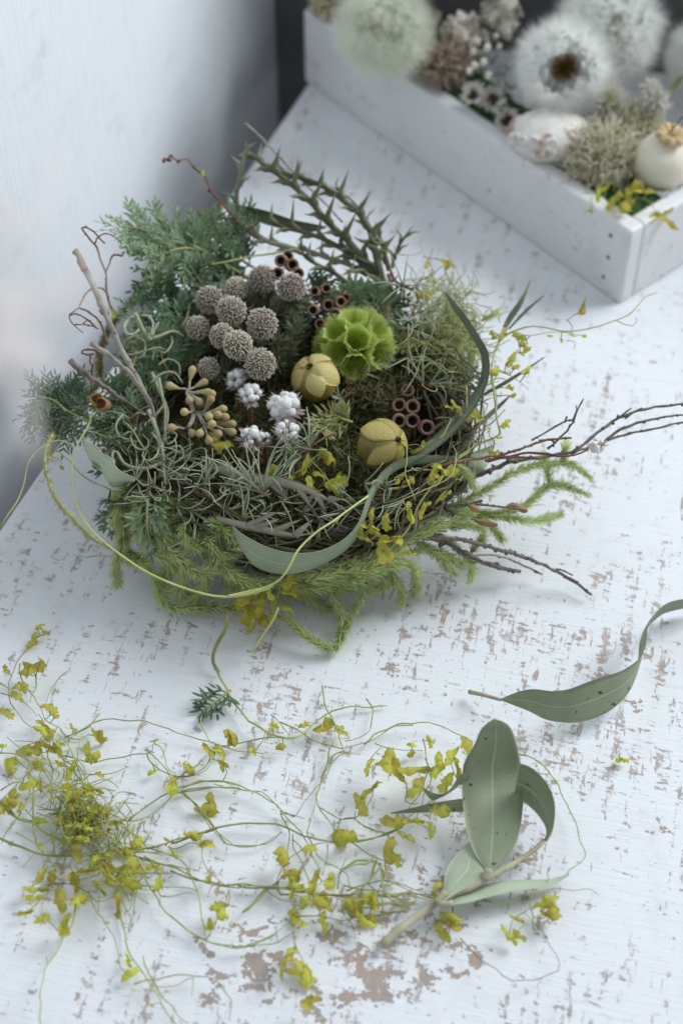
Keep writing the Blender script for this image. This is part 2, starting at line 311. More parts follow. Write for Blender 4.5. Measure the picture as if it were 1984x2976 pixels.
# painted wood -----------------------------------------------------------------
def painted(name, base, worn, rot, wear_spots=(), blotch_spots=(), wear0=0.0, grain=1.0, dirt=(.5, .5, .52), axis='z'):
    """white paint over wood: brush grain, small chips along and across the grain, larger flaked blotches in worn places"""
    m, nt, pb, out = new_mat(name); L = nt.links
    tc = nd(nt, 'ShaderNodeTexCoord')
    mp = nd(nt, 'ShaderNodeMapping'); mp.inputs['Rotation'].default_value = rot; L.new(tc.outputs['Object'], mp.inputs[0])
    def nz(sc, detail=3, rough=.55, off=0.0):
        q = nd(nt, 'ShaderNodeMapping'); q.inputs['Scale'].default_value = sc; q.inputs['Location'].default_value = (off, off*1.7, off*.3); L.new(mp.outputs[0], q.inputs[0])
        n = nd(nt, 'ShaderNodeTexNoise'); n.inputs['Scale'].default_value = 1.0; n.inputs['Detail'].default_value = detail; n.inputs['Roughness'].default_value = rough
        L.new(q.outputs[0], n.inputs['Vector']); return n.outputs[0]
    def mth(op, a, b=None, c=None):
        n = nd(nt, 'ShaderNodeMath', operation=op)
        for i, v in enumerate((a, b, c)):
            if v is None: continue
            if hasattr(v, 'node'): L.new(v, n.inputs[i])
            else: n.inputs[i].default_value = v
        return n.outputs[0]
    def ramp(v, a, b, lo=0.0, hi=1.0):
        n = nd(nt, 'ShaderNodeMapRange', interpolation_type='SMOOTHSTEP', i_3=lo, i_4=hi)
        for i, q in ((0, v), (1, a), (2, b)):
            if hasattr(q, 'node'): L.new(q, n.inputs[i])
            else: n.inputs[i].default_value = q
        return n.outputs[0]
    def spots(lst, base0):
        acc = None
        for (p, r, s) in lst:
            d = nd(nt, 'ShaderNodeVectorMath', operation='DISTANCE'); L.new(tc.outputs['Object'], d.inputs[0]); d.inputs[1].default_value = p
            v = ramp(d.outputs['Value'], r*.15, r, s, 0.0); acc = v if acc is None else mth('MAXIMUM', acc, v)
        return mth('MAXIMUM', acc, base0) if acc is not None else base0
    wear = spots(wear_spots, wear0); big = nz((30, 30, 30), 3)
    wear = mth('MULTIPLY', wear, ramp(big, .33, .62, .55, 1.12)) if hasattr(wear, 'node') else wear
    col_ = nz((22, 260, 200), 2, .5); dash = nz((520, 150, 300), 3, .6, 3.3); vert = nz((130, 620, 300), 3, .6, 6.1); fine = nz((800, 800, 800), 2, .5, 9.1); mid = nz((210, 260, 240), 4, .6, 5.0)
    n = mth('MAXIMUM', dash, mth('SUBTRACT', vert, .02)); n = mth('ADD', mth('MULTIPLY', n, .50), mth('MULTIPLY', col_, .28)); n = mth('ADD', n, mth('MULTIPLY', mid, .16)); n = mth('MULTIPLY_ADD', fine, .12, n)
    th = mth('SUBTRACT', WT0, mth('MULTIPLY', wear, WT1)) if hasattr(wear, 'node') else WT0-WT1*wear
    chip = mth('MULTIPLY', ramp(n, th, mth('ADD', th, .065)), ramp(mid, .35, .60, .40, .95))
    if blotch_spots:
        bl = spots(blotch_spots, 0.0); bn = mth('ADD', mth('MULTIPLY', nz((150, 105, 140), 5, .62, 2.2), .8), mth('MULTIPLY', fine, .2))
        bt = mth('SUBTRACT', .80, mth('MULTIPLY', bl, .30)); chip = mth('MAXIMUM', chip, ramp(bn, bt, mth('ADD', bt, .02)))
    tone = nz((60, 330, 200), 4, .6, 7.7)
    wc = nd(nt, 'ShaderNodeMix', data_type='RGBA'); wc.inputs[6].default_value = (*worn[0], 1); wc.inputs[7].default_value = (*worn[1], 1); L.new(ramp(tone, .35, .65), wc.inputs[0])
    pc = nd(nt, 'ShaderNodeMix', data_type='RGBA'); pc.inputs[6].default_value = (*base, 1); pc.inputs[7].default_value = (*dirt, 1)
    g1 = nz((800, 50, 500), 4, .6, 1.3); film = ramp(nz((55, 75, 60), 5, .65, 4.4), .52, .78, 0, .30)
    L.new(mth('ADD', mth('MULTIPLY', ramp(g1, .5, .8), .22), film), pc.inputs[0])
    mx = nd(nt, 'ShaderNodeMix', data_type='RGBA'); L.new(mth('MULTIPLY', chip, .92), mx.inputs[0]); L.new(pc.outputs[2], mx.inputs[6]); L.new(wc.outputs[2], mx.inputs[7])
    L.new(mx.outputs[2], pb.inputs['Base Color']); pb.inputs['Roughness'].default_value = .5; pb.inputs['Specular IOR Level'].default_value = .35
    h = mth('SUBTRACT', mth('MULTIPLY', nz((1000, 45, 500), 4, .6, 8.8), .5*grain), mth('MULTIPLY', chip, .6))
    bp = nd(nt, 'ShaderNodeBump'); bp.inputs['Strength'].default_value = .55; bp.inputs['Distance'].default_value = .0008; L.new(h, bp.inputs['Height']); L.new(bp.outputs[0], pb.inputs['Normal'])
    return m

# ================================================================== the setting
def P(x, y, r, s): p = at(x, y); return (p[:], r*mpp(p), s)
M['table'] = painted('white_painted_board', (.755, .77, .795), ((.40, .28, .21), (.31, .27, .24)), (0, 0, -math.radians(77)),
    [P(1750, 2050, 1150, .92), P(1650, 1800, 700, 1.0), P(1250, 1800, 560, .97), P(840, 2110, 520, .95), P(1380, 2300, 560, .9), P(1150, 2720, 620, .95), P(760, 2800, 520, .95), P(1500, 2420, 520, .95), P(1600, 2800, 600, .8), P(1880, 2450, 560, .9), P(500, 1950, 460, .7), P(150, 1900, 500, .55), P(1650, 1300, 800, .78), P(1850, 1150, 500, .72), P(1300, 800, 650, .72), P(1000, 420, 400, .7), P(300, 2650, 500, .55), P(700, 2400, 500, .6)],
    [P(790, 2790, 330, 1.0), P(1010, 2850, 380, 1.0), P(1180, 2800, 300, .9), P(670, 2900, 240, .95), P(1240, 2600, 260, .8), P(50, 2440, 90, 1.0), P(1310, 2740, 280, .85), P(1900, 2440, 260, .75), P(1500, 2200, 380, .7), P(1150, 1900, 380, .75), P(660, 2700, 240, .85), P(1450, 2900, 320, .75), P(1800, 1950, 400, .65), P(850, 2120, 260, .6), P(1450, 2550, 260, .7)], .70)
M['wall'] = painted('white_painted_wall', (.81, .835, .87), ((.40, .33, .32), (.3, .3, .32)), (math.radians(90), 0, 0), [], [], .12, grain=2.2)
M['tray'] = painted('white_painted_tray', (.74, .74, .745), ((.36, .30, .26), (.3, .28, .26)), (0, 0, math.radians(-130)), [], [], .46, grain=1.6, dirt=(.5, .5, .48))
M['slate'] = plant('dark_backdrop_paint', (.11, .105, .105), (.14, .133, .132), 30, .8, 0, rnd=0, bump=.3, bscale=200)
M['floor'] = plant('dark_floor', (.05, .05, .05), (.08, .08, .08), 20, .8, 0, rnd=0, bump=0)

e0, e1 = at(0, 1537), at(886, 253); ed = (e1-e0).normalized(); en = Vector((ed.y, -ed.x, 0))   # table edge and inward normal
def slab(poly, z0, z1, bev=.0015):
    mb = MB(); n = len(poly)
    c = sum(poly, Vector())/n
    rows = []
    for (z, k) in ((z0, 0), (z1-bev, 0), (z1-bev*.3, bev*.3), (z1, bev)):
        rows.append([mb.add(Vector((p.x, p.y, 0))+(c-p).normalized()*k+Vector((0, 0, z))) for p in poly])
    for a, b in zip(rows, rows[1:]):
        for k in range(n): mb.face(a[k], a[(k+1) % n], b[(k+1) % n], b[k])
    mb.face(*rows[0][::-1]); mb.face(*rows[-1]); return mb
a0 = e0-ed*.5
b0, b1 = at(1300, 118, .012), at(2060, 226, .012); b0.z = b1.z = 0; bd = (b1-b0).normalized()      # foot line of the dark board at the far end
t_ = (b0-e0).dot(Vector((-bd.y, bd.x, 0)))/ed.dot(Vector((-bd.y, bd.x, 0))); a1 = e0+ed*t_; a2 = a1+bd*1.0
single('table_top', slab([a0, a0+en*1.0, a2, a1], -.022, 0), M['table'], None, None, Vector(), kind='structure', flat=True)
wo = e0-en*.030
wall = MB(); wall.box(Vector((0, 0, 0)), Vector((1.6, 0, 0)), Vector((0, .02, 0)), Vector((0, 0, 1.15)))
wl = single('wall', wall, M['wall'], None, None, Vector(), kind='structure', flat=True)
wl.location = wo-ed*.55+Vector((0, 0, -.55)); wl.rotation_euler = (0, 0, math.atan2(ed.y, ed.x))
fl = MB(); fl.box(Vector((-1.5, -1.5, -.57)), Vector((3, 0, 0)), Vector((0, 3, 0)), Vector((0, 0, .02)))
single('floor', fl, M['floor'], None, None, Vector(), kind='structure', flat=True)

# ================================================================== plant builders
def bumpy(r0, r1, amp=.12, f=60, rnd=RND):
    ph = rnd.uniform(0, 9)
    return lambda t: (r0+(r1-r0)*t)*(1+amp*math.sin(t*f+ph))
def leaf_from_edges(mb, L, R, n=26, m=6, bulge=.08, thick=.00035, wav=0.0):
    """blade between two edges; rounded towards its upper face, midrib in a shallow fold, with real thickness"""
    L = resample(smooth(L, .002), n); R = resample(smooth(R, .002), n); uv = mb.uv = mb.uv or []
    G = [[], []]
    for i in range(n):
        t = i/(n-1); a, b = L[i], R[i]; across = b-a
        tang = (L[min(i+1, n-1)]+R[min(i+1, n-1)]-L[max(i-1, 0)]-R[max(i-1, 0)])
        nn = across.cross(tang); nn = nn.normalized() if nn.length > 1e-12 else Vector((0, 0, 1))
        if nn.dot(CAM-a) < 0: nn = -nn
        for s in (0, 1):
            row = []
            for k in range(m+1):
                v = k/m; q = a.lerp(b, v)+nn*(across.length*bulge*(4*v*(1-v))-across.length*bulge*.55*max(0, 1-abs(v-.5)*6))
                q += nn*(wav*math.sin(t*17+v*3)*across.length*abs(v-.5))
                q += nn*(thick*(.5-s)*(1 if 0 < k < m else .3)); row.append(mb.add(q)); uv.append((t, v))
            G[s].append(row)
    for s in (0, 1):
        for i in range(n-1):
            for k in range(m):
                q = (G[s][i][k], G[s][i][k+1], G[s][i+1][k+1], G[s][i+1][k]); mb.face(*(q if s else q[::-1]))
    for i in range(n-1):
        for k in (0, m): mb.face(G[0][i][k], G[0][i+1][k], G[1][i+1][k], G[1][i][k])
    return mb
def leaf_along(mb, pts, wid, nrm, n=24, m=6, **kw):
    """blade along a centre line; wid f(t) half width, nrm f(t) face direction"""
    pts = resample(smooth(pts, .002), n); L = []; R = []
    for i, p in enumerate(pts):
        t = (pts[min(i+1, n-1)]-pts[max(i-1, 0)]).normalized(); s = t.cross(nrm(i/(n-1)))
        s = s.normalized() if s.length > 1e-6 else perp(t)
        L.append(p-s*wid(i/(n-1))); R.append(p+s*wid(i/(n-1)))
    return leaf_from_edges(mb, L, R, n, m, **kw)
def lance(wmax, peak=.4, base=.05):
    return lambda t: max(base*wmax*(1-t), wmax*(math.sin(math.pi*min(1, t**(math.log(.5)/math.log(peak))))**.85 if t > 0 else 0))

# crumpled dry leaves: a set of shapes that leaf parts share
def crumpled(seed, style, mat='yellow'):
    r = random.Random(seed*7+3); mb = MB(); n, m = 15, 6
    curl = r.uniform(-2.4, 2.4); cup = r.uniform(-1.6, 1.6); twist = r.uniform(-2.4, 2.4); o = Vector((r.uniform(0, 50), r.uniform(0, 50), seed*3.1))
    asp = {0: .24, 1: .13, 2: .34}[style]; notch = r.uniform(.3, .7); ns = r.choice((-1, 1)); cen = Vector((0, 0, 0)); hd = -curl*.5; rows = []
    for i in range(n):
        t = i/(n-1); env = math.sin(math.pi*min(1, t*.96+.02)**.75)**.65+.02
        up = Vector((-math.sin(hd), 0, math.cos(hd))); ax = Vector((math.cos(hd), 0, math.sin(hd))); q = Quaternion(ax, twist*(t-.5)); row = []
        side = {s: asp*env*(1+.55*mnoise.noise(Vector((t*4.2, s*7.7, seed))))*(1-.65*math.exp(-((t-notch)/.07)**2)*(s == ns))*(1+r.uniform(-.10, .10)) for s in (-1, 1)}
        for k in range(m+1):
            v = (k/m-.5)*2; wd = side[1 if v > 0 else -1]
            p = cen+q @ (Vector((0, 1, 0))*(v*wd)+up*(cup*wd*(v*v-.3)+.03*math.cos(v*9+t*5)))
            p = p+mnoise.noise_vector(p*4.5+o)*.10+mnoise.noise_vector(p*12+o)*.035
            row.append(mb.add(p, max(0, max(abs(v)**5*r.uniform(-.2, .9), (t-.86)*5*r.random()))))
        rows.append(row); cen = cen+ax*(1/(n-1)); hd += curl/(n-1)+.35*mnoise.noise(Vector((t*6, seed, 2)))
    for i in range(n-1):
        for k in range(m): mb.face(rows[i][k], rows[i][k+1], rows[i+1][k+1], rows[i+1][k])
    return mb.mesh('crumpled_leaf', M[mat])
CR = [crumpled(s, st) for s, st in enumerate([0, 0, 1, 0, 2, 1, 0, 2, 1, 0, 0, 1, 2, 0, 1, 0, 2, 0, 1, 0])]
CRC = {m: [crumpled(40+i, 2, m) for i in range(5)] for m in ('cream', 'beige')}
def put_leaf(th, p, L, rnd, flat=.55, style=None, dirv=None):
    me = rnd.choice(CR if style is None else [CR[i] for i in style])
    nrm = (Vector((0, 0, 1))*flat+rv(rnd)*(1-flat)+(CAM-p).normalized()*.35).normalized()
    d = dirv or rv(rnd); d = d-nrm*d.dot(nrm); d = d.normalized() if d.length > 1e-4 else perp(nrm); y = nrm.cross(d)
    q = Matrix((d, y, nrm)).transposed().to_quaternion()
    loc = p-d*(L*.5); loc.z = max(loc.z, .0012)
    return place('leaf', me, th, loc, q, L)

def wander(pts, rnd, lo=.0012, hi=.007, freq=45):
    """let a lying stem rise and dip as it crosses others, without moving its course"""
    o = rnd.uniform(0, 90); s = 0; out = []
    for i, p in enumerate(pts):
        if i: s += (p-pts[i-1]).length
        z = lo+(hi-lo)*max(0, .5+.9*mnoise.noise(Vector((s*freq+o, o, 0))))
        p = p+Vector((mnoise.noise(Vector((s*170, o, 3))), mnoise.noise(Vector((s*170, o, 9))), 0))*.0011
        d = (p-CAM).normalized(); out.append(CAM+d*((z-CAM.z)/d.z))
    return out
def vine(label, stems, leaves, seed, group=None, cat='vine', tangle=(), lo=.0012, hi=.007, leafz=(2, 9), flying=False):
    rnd = random.Random(seed); allp = []; tubes = []
    for st in stems:
        crop, s = st[0], st[1]; r = st[2] if len(st) > 2 else .35; z = st[3] if len(st) > 3 else None
        p = smooth(trace(crop, s, z if z is not None else 0), .0025)
        if z is None: p = wander(p, rnd, lo, hi)
        tubes.append((p, r*.001)); allp += p
    org = allp[0].copy(); org.z = 0 if not flying else org.z
    th = thing('vine_spray', label, cat, org, group)
    b = MB()
    for p, r in tubes:
        part('stem', MB().tube(p, bumpy(r*.78, r*.42, .12, 40, rnd), 6 if r > .0004 else 5), M['vine'] if r > .00022 else M['vine_dark'], th)
    def link(p, q0):
        q = min(allp, key=lambda v: (v-p).length_squared)
        if .0015 < (q-p).length < .02:
            mid = q.lerp(p, .5)+rv(rnd)*(q-p).length*.2; mid.z = max(mid.z, .001)
            b.tube(smooth([q, mid, p], .002), .00018, 4)
    pend = []
    for lf in leaves:
        crop, x, y, d = lf[:4]; z = lf[4] if len(lf) > 4 else rnd.uniform(*leafz)
        p = spot(crop, x, y, z); L = size(crop, d, p); pend.append((p, L)); link(p, 0)
    for (crop, x, y, sx, sy, cnt, d0, d1) in tangle:
        for _ in range(cnt):
            px, py = rnd.gauss(x, sx), rnd.gauss(y, sy); p = spot(crop, px, py, rnd.uniform(2, 13)); L = size(crop, rnd.uniform(d0, d1), p)
            pend.append((p, L)); link(p, 0)
            # wiry side twigs
            for _k in range(2):
                q = p+Vector((rnd.uniform(-1, 1), rnd.uniform(-1, 1), 0))*.012; q.z = rnd.uniform(.001, .009); mid = p.lerp(q, .5)+rv(rnd)*.003; mid.z = max(.001, mid.z)
                b.tube(smooth([p, mid, q], .002), .00017, 4)
    if b.v: part('twiglets', b, M['vine_dark'] if rnd.random() < .5 and not tangle else M['vine'], th, 'stuff')
    for p, L in pend: put_leaf(th, p, L*1.12, rnd)
    return th

def needle_strand(mb, stem, p, rad, dens, rnd, nl=.0036, nw=.00042):
    """clubmoss strand: a stem clothed in fine upswept needles"""
    p = smooth(p, .0012); stem.tube(p, lambda t: .0006*(1-.4*t), 5)
    for i in range(len(p)-1):
        t = (p[i+1]-p[i]); l = t.length; t = t.normalized() if l > 1e-9 else Vector((1, 0, 0)); a = perp(t); b = t.cross(a)
        k = dens*l; k = int(k)+(rnd.random() < k-int(k)); fr = 1-.45*max(0, (i/len(p)-.7)/.3)
        for _ in range(k):
            ph = rnd.uniform(0, 6.283); o = a*math.cos(ph)+b*math.sin(ph); q = p[i]+t*(l*rnd.random())
            d = (o*rnd.uniform(.7, 1.1)+t*rnd.uniform(.35, 1.0)).normalized()
            if q.z+d.z*nl < .0008: d.z = abs(d.z)*.2; d.normalize()
            mb.blade(q, d, nl*fr*rnd.uniform(.65, 1.25)*rad, nw*rnd.uniform(.7, 1.2), (t*.8-o*.5+rv(rnd)*.4).normalized(), rnd.uniform(-.1, .45), rnd.uniform(0, .25), rnd.uniform(.4, 1.0))
def clubmoss(label, strands, seed, group='clubmoss sprays round the nest', mat='lyco', dens=24000, nl=.0036, name='clubmoss_spray'):
    rnd = random.Random(seed); ps = [trace(c, s, z) for (c, s, z) in strands]
    th = thing(name, label, 'clubmoss', ps[0][0], group)
    for p in ps:
        nb, sb = MB(), MB(); needle_strand(nb, sb, p, 1.0, dens, rnd, nl); part('needles', nb, M[mat], part('strand', sb, M['vine'], th), 'stuff')
    return th

def frond(nb, sb, p, rnd, pin=.011, every=.0026, lw=.0011, droop=.1, nrm=None):
    """feathery frond: rachis, paired pinnae, each pinna with narrow lobes"""
    p = resample(smooth(p, .002), max(8, int(sum((b-a).length for a, b in zip(p, p[1:]))/every))); n = len(p)
    sb.tube(p, lambda t: .0006*(1-.7*t), 5)
    nn = nrm or ((CAM-p[0]).normalized()*.6+Vector((0, 0, .6))+rv(rnd)*.5).normalized()
    for i in range(1, n):
        t = (p[min(i+1, n-1)]-p[i-1]).normalized(); sd = t.cross(nn).normalized(); u = i/(n-1); up = sd.cross(t)
        pl = pin*(math.sin(math.pi*(.15+.8*u))**.8)*rnd.uniform(.75, 1.15)+.0015
        for s in (-1, 1):
            d = (t*rnd.uniform(.45, .85)+sd*s+up*rnd.uniform(-.25, .45)).normalized(); k = max(2, int(pl/.0019)); q = p[i].copy()
            for j in range(k+1):
                f = j/k; d2 = (d+Vector((0, 0, -droop*f))).normalized(); q2 = p[i]+d2*(pl*f)
                if q2.z < .001: q2.z = .001
                ll = .0056*(1-.45*f)*rnd.uniform(.7, 1.2)*(pl/pin*.5+.5)
                if j == k: nb.blade(q2, d2, ll, lw, up, rnd.uniform(-.2, .2), .2, rnd.uniform(.3, 1), 3)
                elif j:
                    for s2 in (-1, 1):
                        d3 = (d2*.9+d2.cross(up)*s2*rnd.uniform(.5, .9)+up*rnd.uniform(-.2, .3)).normalized()
                        nb.blade(q2, d3, ll, lw, up, rnd.uniform(-.5, .5), rnd.uniform(0, .3), rnd.uniform(.1, 1), 3)
            nb.blade(p[i], d, pl, lw*.7, up, 0, .1, .4, 3)
def fronds(label, lst, seed, mat='artemisia', group='feathery fronds in the nest', pin=.012, every=.0034, lw=.0012):
    rnd = random.Random(seed); ps = [trace(c, s, z) for (c, s, z) in lst]; th = thing('feathery_frond', label, 'foliage', ps[0][0], group)
    for p in ps:
        nb, sb = MB(), MB(); frond(nb, sb, p, rnd, pin, every, lw); part('leaflets', nb, M[mat], part('stem', sb, M['vine'], th), 'stuff')
    return th

def twig(label, lst, seed, mat='bark', knob=.35, group=None, name='twig', cat='twig', z=None):
    """woody twigs with nodes: lst of (crop, trace, z, r0mm, r1mm)"""
    rnd = random.Random(seed); ps = [(smooth(trace(c, s, zz), .0022), r0*.001, r1*.001) for (c, s, zz, r0, r1) in lst]
    th = thing(name, label, cat, ps[0][0][0], group); mb, kb = MB(), MB()
    for p, r0, r1 in ps:
        p = [q+rv(rnd)*r0*.35 for q in p]
        mb.tube(p, bumpy(r0, r1, .15, 90, rnd), 7)
        for i in range(1, len(p)-1):
            if rnd.random() < knob:
                r = r0+(r1-r0)*i/len(p); kb.ball(p[i]+rv(rnd)*r*.8, r*rnd.uniform(.7, 1.3), 5, 4, (1, 1, 1.5), rv(rnd).to_track_quat('Z', 'Y'), .2, 0, rnd)
    part('stem', mb, M[mat], th)
    if kb.v: part('nodes', kb, M[mat], th, 'stuff')
    return th, ps

def spiky(label, lst, seed, mat='spiky', group='spiky leaf sprigs', gap=.0043, L=(.006, .010)):
    """stiff stems whose leaves end in hooked spines"""
    rnd = random.Random(seed); ps = [(smooth(trace(c, s, z), .002), w_) for (c, s, z, w_) in lst]; th = thing('spiky_sprig', label, 'dried sprig', ps[0][0][0], group); mb = MB()
    for p, w_ in ps:
        mb.tube(p, lambda t: .0013*w_*(1-.45*t), 6)
        n = max(4, int(sum((b-a).length for a, b in zip(p, p[1:]))/gap)); q = resample(p, n+1); side = 1
        for i in range(1, n+1):
            t = (q[i]-q[i-1]).normalized(); v = (CAM-q[i]).normalized(); sd = t.cross(v).normalized(); side = -side
            o = (sd*side+v*rnd.uniform(-.5, .6)).normalized(); ln = 1.25*rnd.uniform(*L)*(1-.35*i/n)*w_**.5
            d0 = (t*.9+o*.5).normalized(); pts = [q[i]-t*.0022, q[i]+d0*ln*.25+o*.0006, q[i]+(t*.35+o*.55)*ln*.8+Vector((0, 0, ln*.12)), q[i]+(t*.30+o*.75)*ln*1.05+Vector((0, 0, ln*.42))]
            pts = smooth(pts, ln*.12); 
            mb.tube(pts, lambda u: .0014*w_*max(.03, (1-u)**.95)*(1 if u > .15 else .6), 5, c0=0, c1=1)
        mb.tube([p[-1], p[-1]+(p[-1]-p[-2]).normalized()*.004], lambda u: .0006*w_*(1-.95*u), 5)
    part('stem_and_spines', mb, M[mat], th); return th

def curl_tuft(nb, rb, p, axis, rnd, n=9, L=.016, r=.00035, curl=2.2, spread=.7):
    """tuft of curling needles rising from a little red-brown bract"""
    axis = axis.normalized(); a = perp(axis)
    for i in range(n):
        ph = rnd.uniform(0, 6.28); o = Quaternion(axis, ph) @ a; d = (axis+o*spread*rnd.uniform(.3, 1.3)).normalized(); l = L*rnd.uniform(.55, 1.2); c = curl*rnd.uniform(.2, 1.2)*(1 if rnd.random() < .8 else -1)
        ax = d.cross(o); ax = ax.normalized() if ax.length > 1e-5 else a; q = p.copy(); pts = [q.copy()]; m = 9
        for k in range(m):
            q = q+d*(l/m); d = Quaternion(ax, c/m*(.3+1.4*k/m)) @ d; pts.append(q.copy())
        nb.tube(pts, lambda u: r*(1-.55*u), 4, c0=0, c1=1)
    for i in range(6):
        o = (axis*.8+rv(rnd)*.8).normalized(); rb.blade(p-axis*.0006, o, rnd.uniform(.0015, .0035), .0008, rv(rnd), .2)
def tufts(label, spots_, seed, stems=(), group='curly needle tufts', n=9, L=.016, curl=2.2):
    rnd = random.Random(seed); pp = [(spot(c, x, y, z), Vector(ax)) for (c, x, y, z, ax) in spots_]; th = thing('curly_needle_sprig', label, 'dried sprig', pp[0][0], group); nb, rb, sb = MB(), MB(), MB()
    for p, ax in pp: curl_tuft(nb, rb, p, ax, rnd, n, L, curl=curl)
    for (c, s, z, r) in stems: part('stem', MB().tube(smooth(trace(c, s, z), .002), bumpy(r*.001, r*.0007, .1, 60, rnd), 6), M['bark_red'], th)
    part('needles', nb, M['curly'], th, 'stuff'); part('bracts', rb, M['red_bract'], th, 'stuff')
    return th

# ================================================================== the tray at the back and what stands in it
BA, BB = at(1800, 885), at(900, 245); TH = .038; TT = .0075
bu = (BB-BA).normalized(); bv = Vector((bu.y, -bu.x, 0)); BL = (BB-BA).length+.004; BW = .17; Zv = Vector((0, 0, 1))
tray = thing('planter_tray', 'shallow white painted wooden tray behind the nest, filled with dried flowers', 'tray', BA+bu*BL*.5)
def tpanel(o, ax, ay, az, bev=.0012):
    mb = MB(); mb.box(o, ax, ay, az); ob = part('side_panel', mb, M['tray'], tray, flat=True)
    md = ob.modifiers.new('bevel', 'BEVEL'); md.width = bev; md.segments = 2; return ob
tpanel(BA, bu*BL, bv*TT, Zv*TH); tpanel(BA+bv*(BW-TT), bu*BL, bv*TT, Zv*TH)
tpanel(BA+bv*(TT+.0002), bu*TT, bv*(BW-2*TT-.0004), Zv*(TH-.0004)); tpanel(BA+bu*(BL-TT)+bv*(TT+.0002), bu*TT, bv*(BW-2*TT-.0004), Zv*(TH-.0004))
fb = MB(); fb.box(BA+bu*TT+bv*TT+Zv*.003, bu*(BL-2*TT), bv*(BW-2*TT), Zv*.006); part('bottom', fb, M['tray'], tray, flat=True)
for f_, g_ in ((.010, .030), (.0095, .019), (.0105, .008)):   # nail heads near the ends of the front panel
    nl_ = MB(); nl_.lathe([(.0009, -.0006), (.00095, .0001), (.0006, .0002)], BA+bu*f_+Zv*g_, (-bv).to_track_quat('Z', 'Y'), 9, closed=True); part('nail', nl_, M['darkpod'], tray)
# green moss lining along the front
mo = MB(); rnd = random.Random(3)
NU, NV = 40, 10; g = []
for i in range(NU+1):
    row = []
    for j in range(NV+1):
        p = BA+bu*(TT+(BL-2*TT)*i/NU)+bv*(TT+.034*j/NV)
        z = .036+.006*mnoise.noise(p*90)+.004*mnoise.noise(p*260)-.016*max(0, (j/NV-.6)/.4); row.append(mo.add(Vector((p.x, p.y, z))))
    g.append(row)
for i in range(NU):
    for j in range(NV): mo.face(g[i][j], g[i+1][j], g[i+1][j+1], g[i][j+1])
for i in range(NU): 
    a = mo.add(mo.v[g[i][NV]]*1-Zv*.022); b = mo.add(mo.v[g[i+1][NV]]*1-Zv*.022); mo.face(g[i][NV], g[i+1][NV], b, a)
for k in range(1500):
    p = BA+bu*rnd.uniform(TT, BL-TT)+bv*rnd.uniform(TT, TT+.034)+Zv*rnd.uniform(.034, .039); mo.blade(p, (Zv+rv(rnd)*.9).normalized(), rnd.uniform(.002, .006), .0008, rv(rnd), .3)
single('moss_lining', mo, M['foam'], 'dark green moss lining along the front of the white tray', 'moss', BA+Zv*.034, kind='stuff')

def dandelion(label, x, y, z, rpx, green=False, core=None, nseed=360, fil=44, fx=0.0):
    c = at(x, y, z*.001); R = 1.14*rpx*mpp(c); rnd = random.Random(int(x+y)); base = BA+bu*max(.03, min(BL-.03, (c-BA).dot(bu)))+bv*.025+Zv*.03
    th = thing('dandelion_clock', label, 'dandelion', base, 'dandelion clocks in the tray'); pb_, sd, st = MB(), MB(), MB()
    look = (CAM-c).normalized() if core else None
    for i in range(nseed):
        t = (i+.5)/nseed; ph = i*2.39996; zz = 1-2*t; d = Vector((math.sqrt(1-zz*zz)*math.cos(ph), math.sqrt(1-zz*zz)*math.sin(ph), zz))
        d = (d+rv(rnd)*.08).normalized()
        sd.blade(c+d*R*.10, d, R*.20, R*.05, rv(rnd), 0, 0, 1)
        if core and d.dot(core) > .87: continue
        k = rnd.uniform(.54, .72); pb_.tube([c+d*R*.26, c+d*R*k], .00005, 3)
        o = perp(d)
        for f in range(fil):
            a = Quaternion(d, 6.283*f/fil+rnd.uniform(-.1, .1)) @ o
            fd = (d*rnd.uniform(.7, 1.25)+a*rnd.uniform(.35, .9)).normalized()
            pb_.blade(c+d*R*k, fd, R*rnd.uniform(.28, .46), .00023, rv(rnd), .08, seg=1)
    sd.ball(c, R*.12, 10, 8)
    st.tube(smooth([base, base.lerp(c, .5)+rv(rnd)*.004, c], .004), .0011, 6)
    part('pappus', pb_, M['puff_green' if green else 'puff'], th, 'stuff'); part('seed_core', sd, M['seed_pale' if (green or not core) else 'seed'], th); part('stem', st, M['vine'], th)
dandelion('white dandelion clock with its dark brown seed centre showing', 1640, 195, 62, 142, core=((CAM-at(1640, 195, .062)).normalized()+Vector((0, 0, -.12))).normalized())
dandelion('white dandelion clock against the dark backdrop, behind the one with a brown centre', 1772, 85, 66, 155)
dandelion('blurred greenish dandelion clock leaning over the left end of the tray', 1115, 85, 62, 140, green=True)
dandelion('dandelion clock cut by the right edge of the photo', 2035, 165, 60, 100)

# dark upright board behind, extended left to stand in for the shaded wall corner
sb_ = MB(); bn = Vector((-bd.y, bd.x, 0)); q0 = a1-bd*.028+bn*.003
sb_.box(Vector((q0.x, q0.y, -.40)), bd*.56, bn*.012, Zv*.56)
single('backdrop_board', sb_, M['slate'], 'dark grey board standing behind the dandelion clocks, its left end standing in for shade', 'board', q0, flat=True)

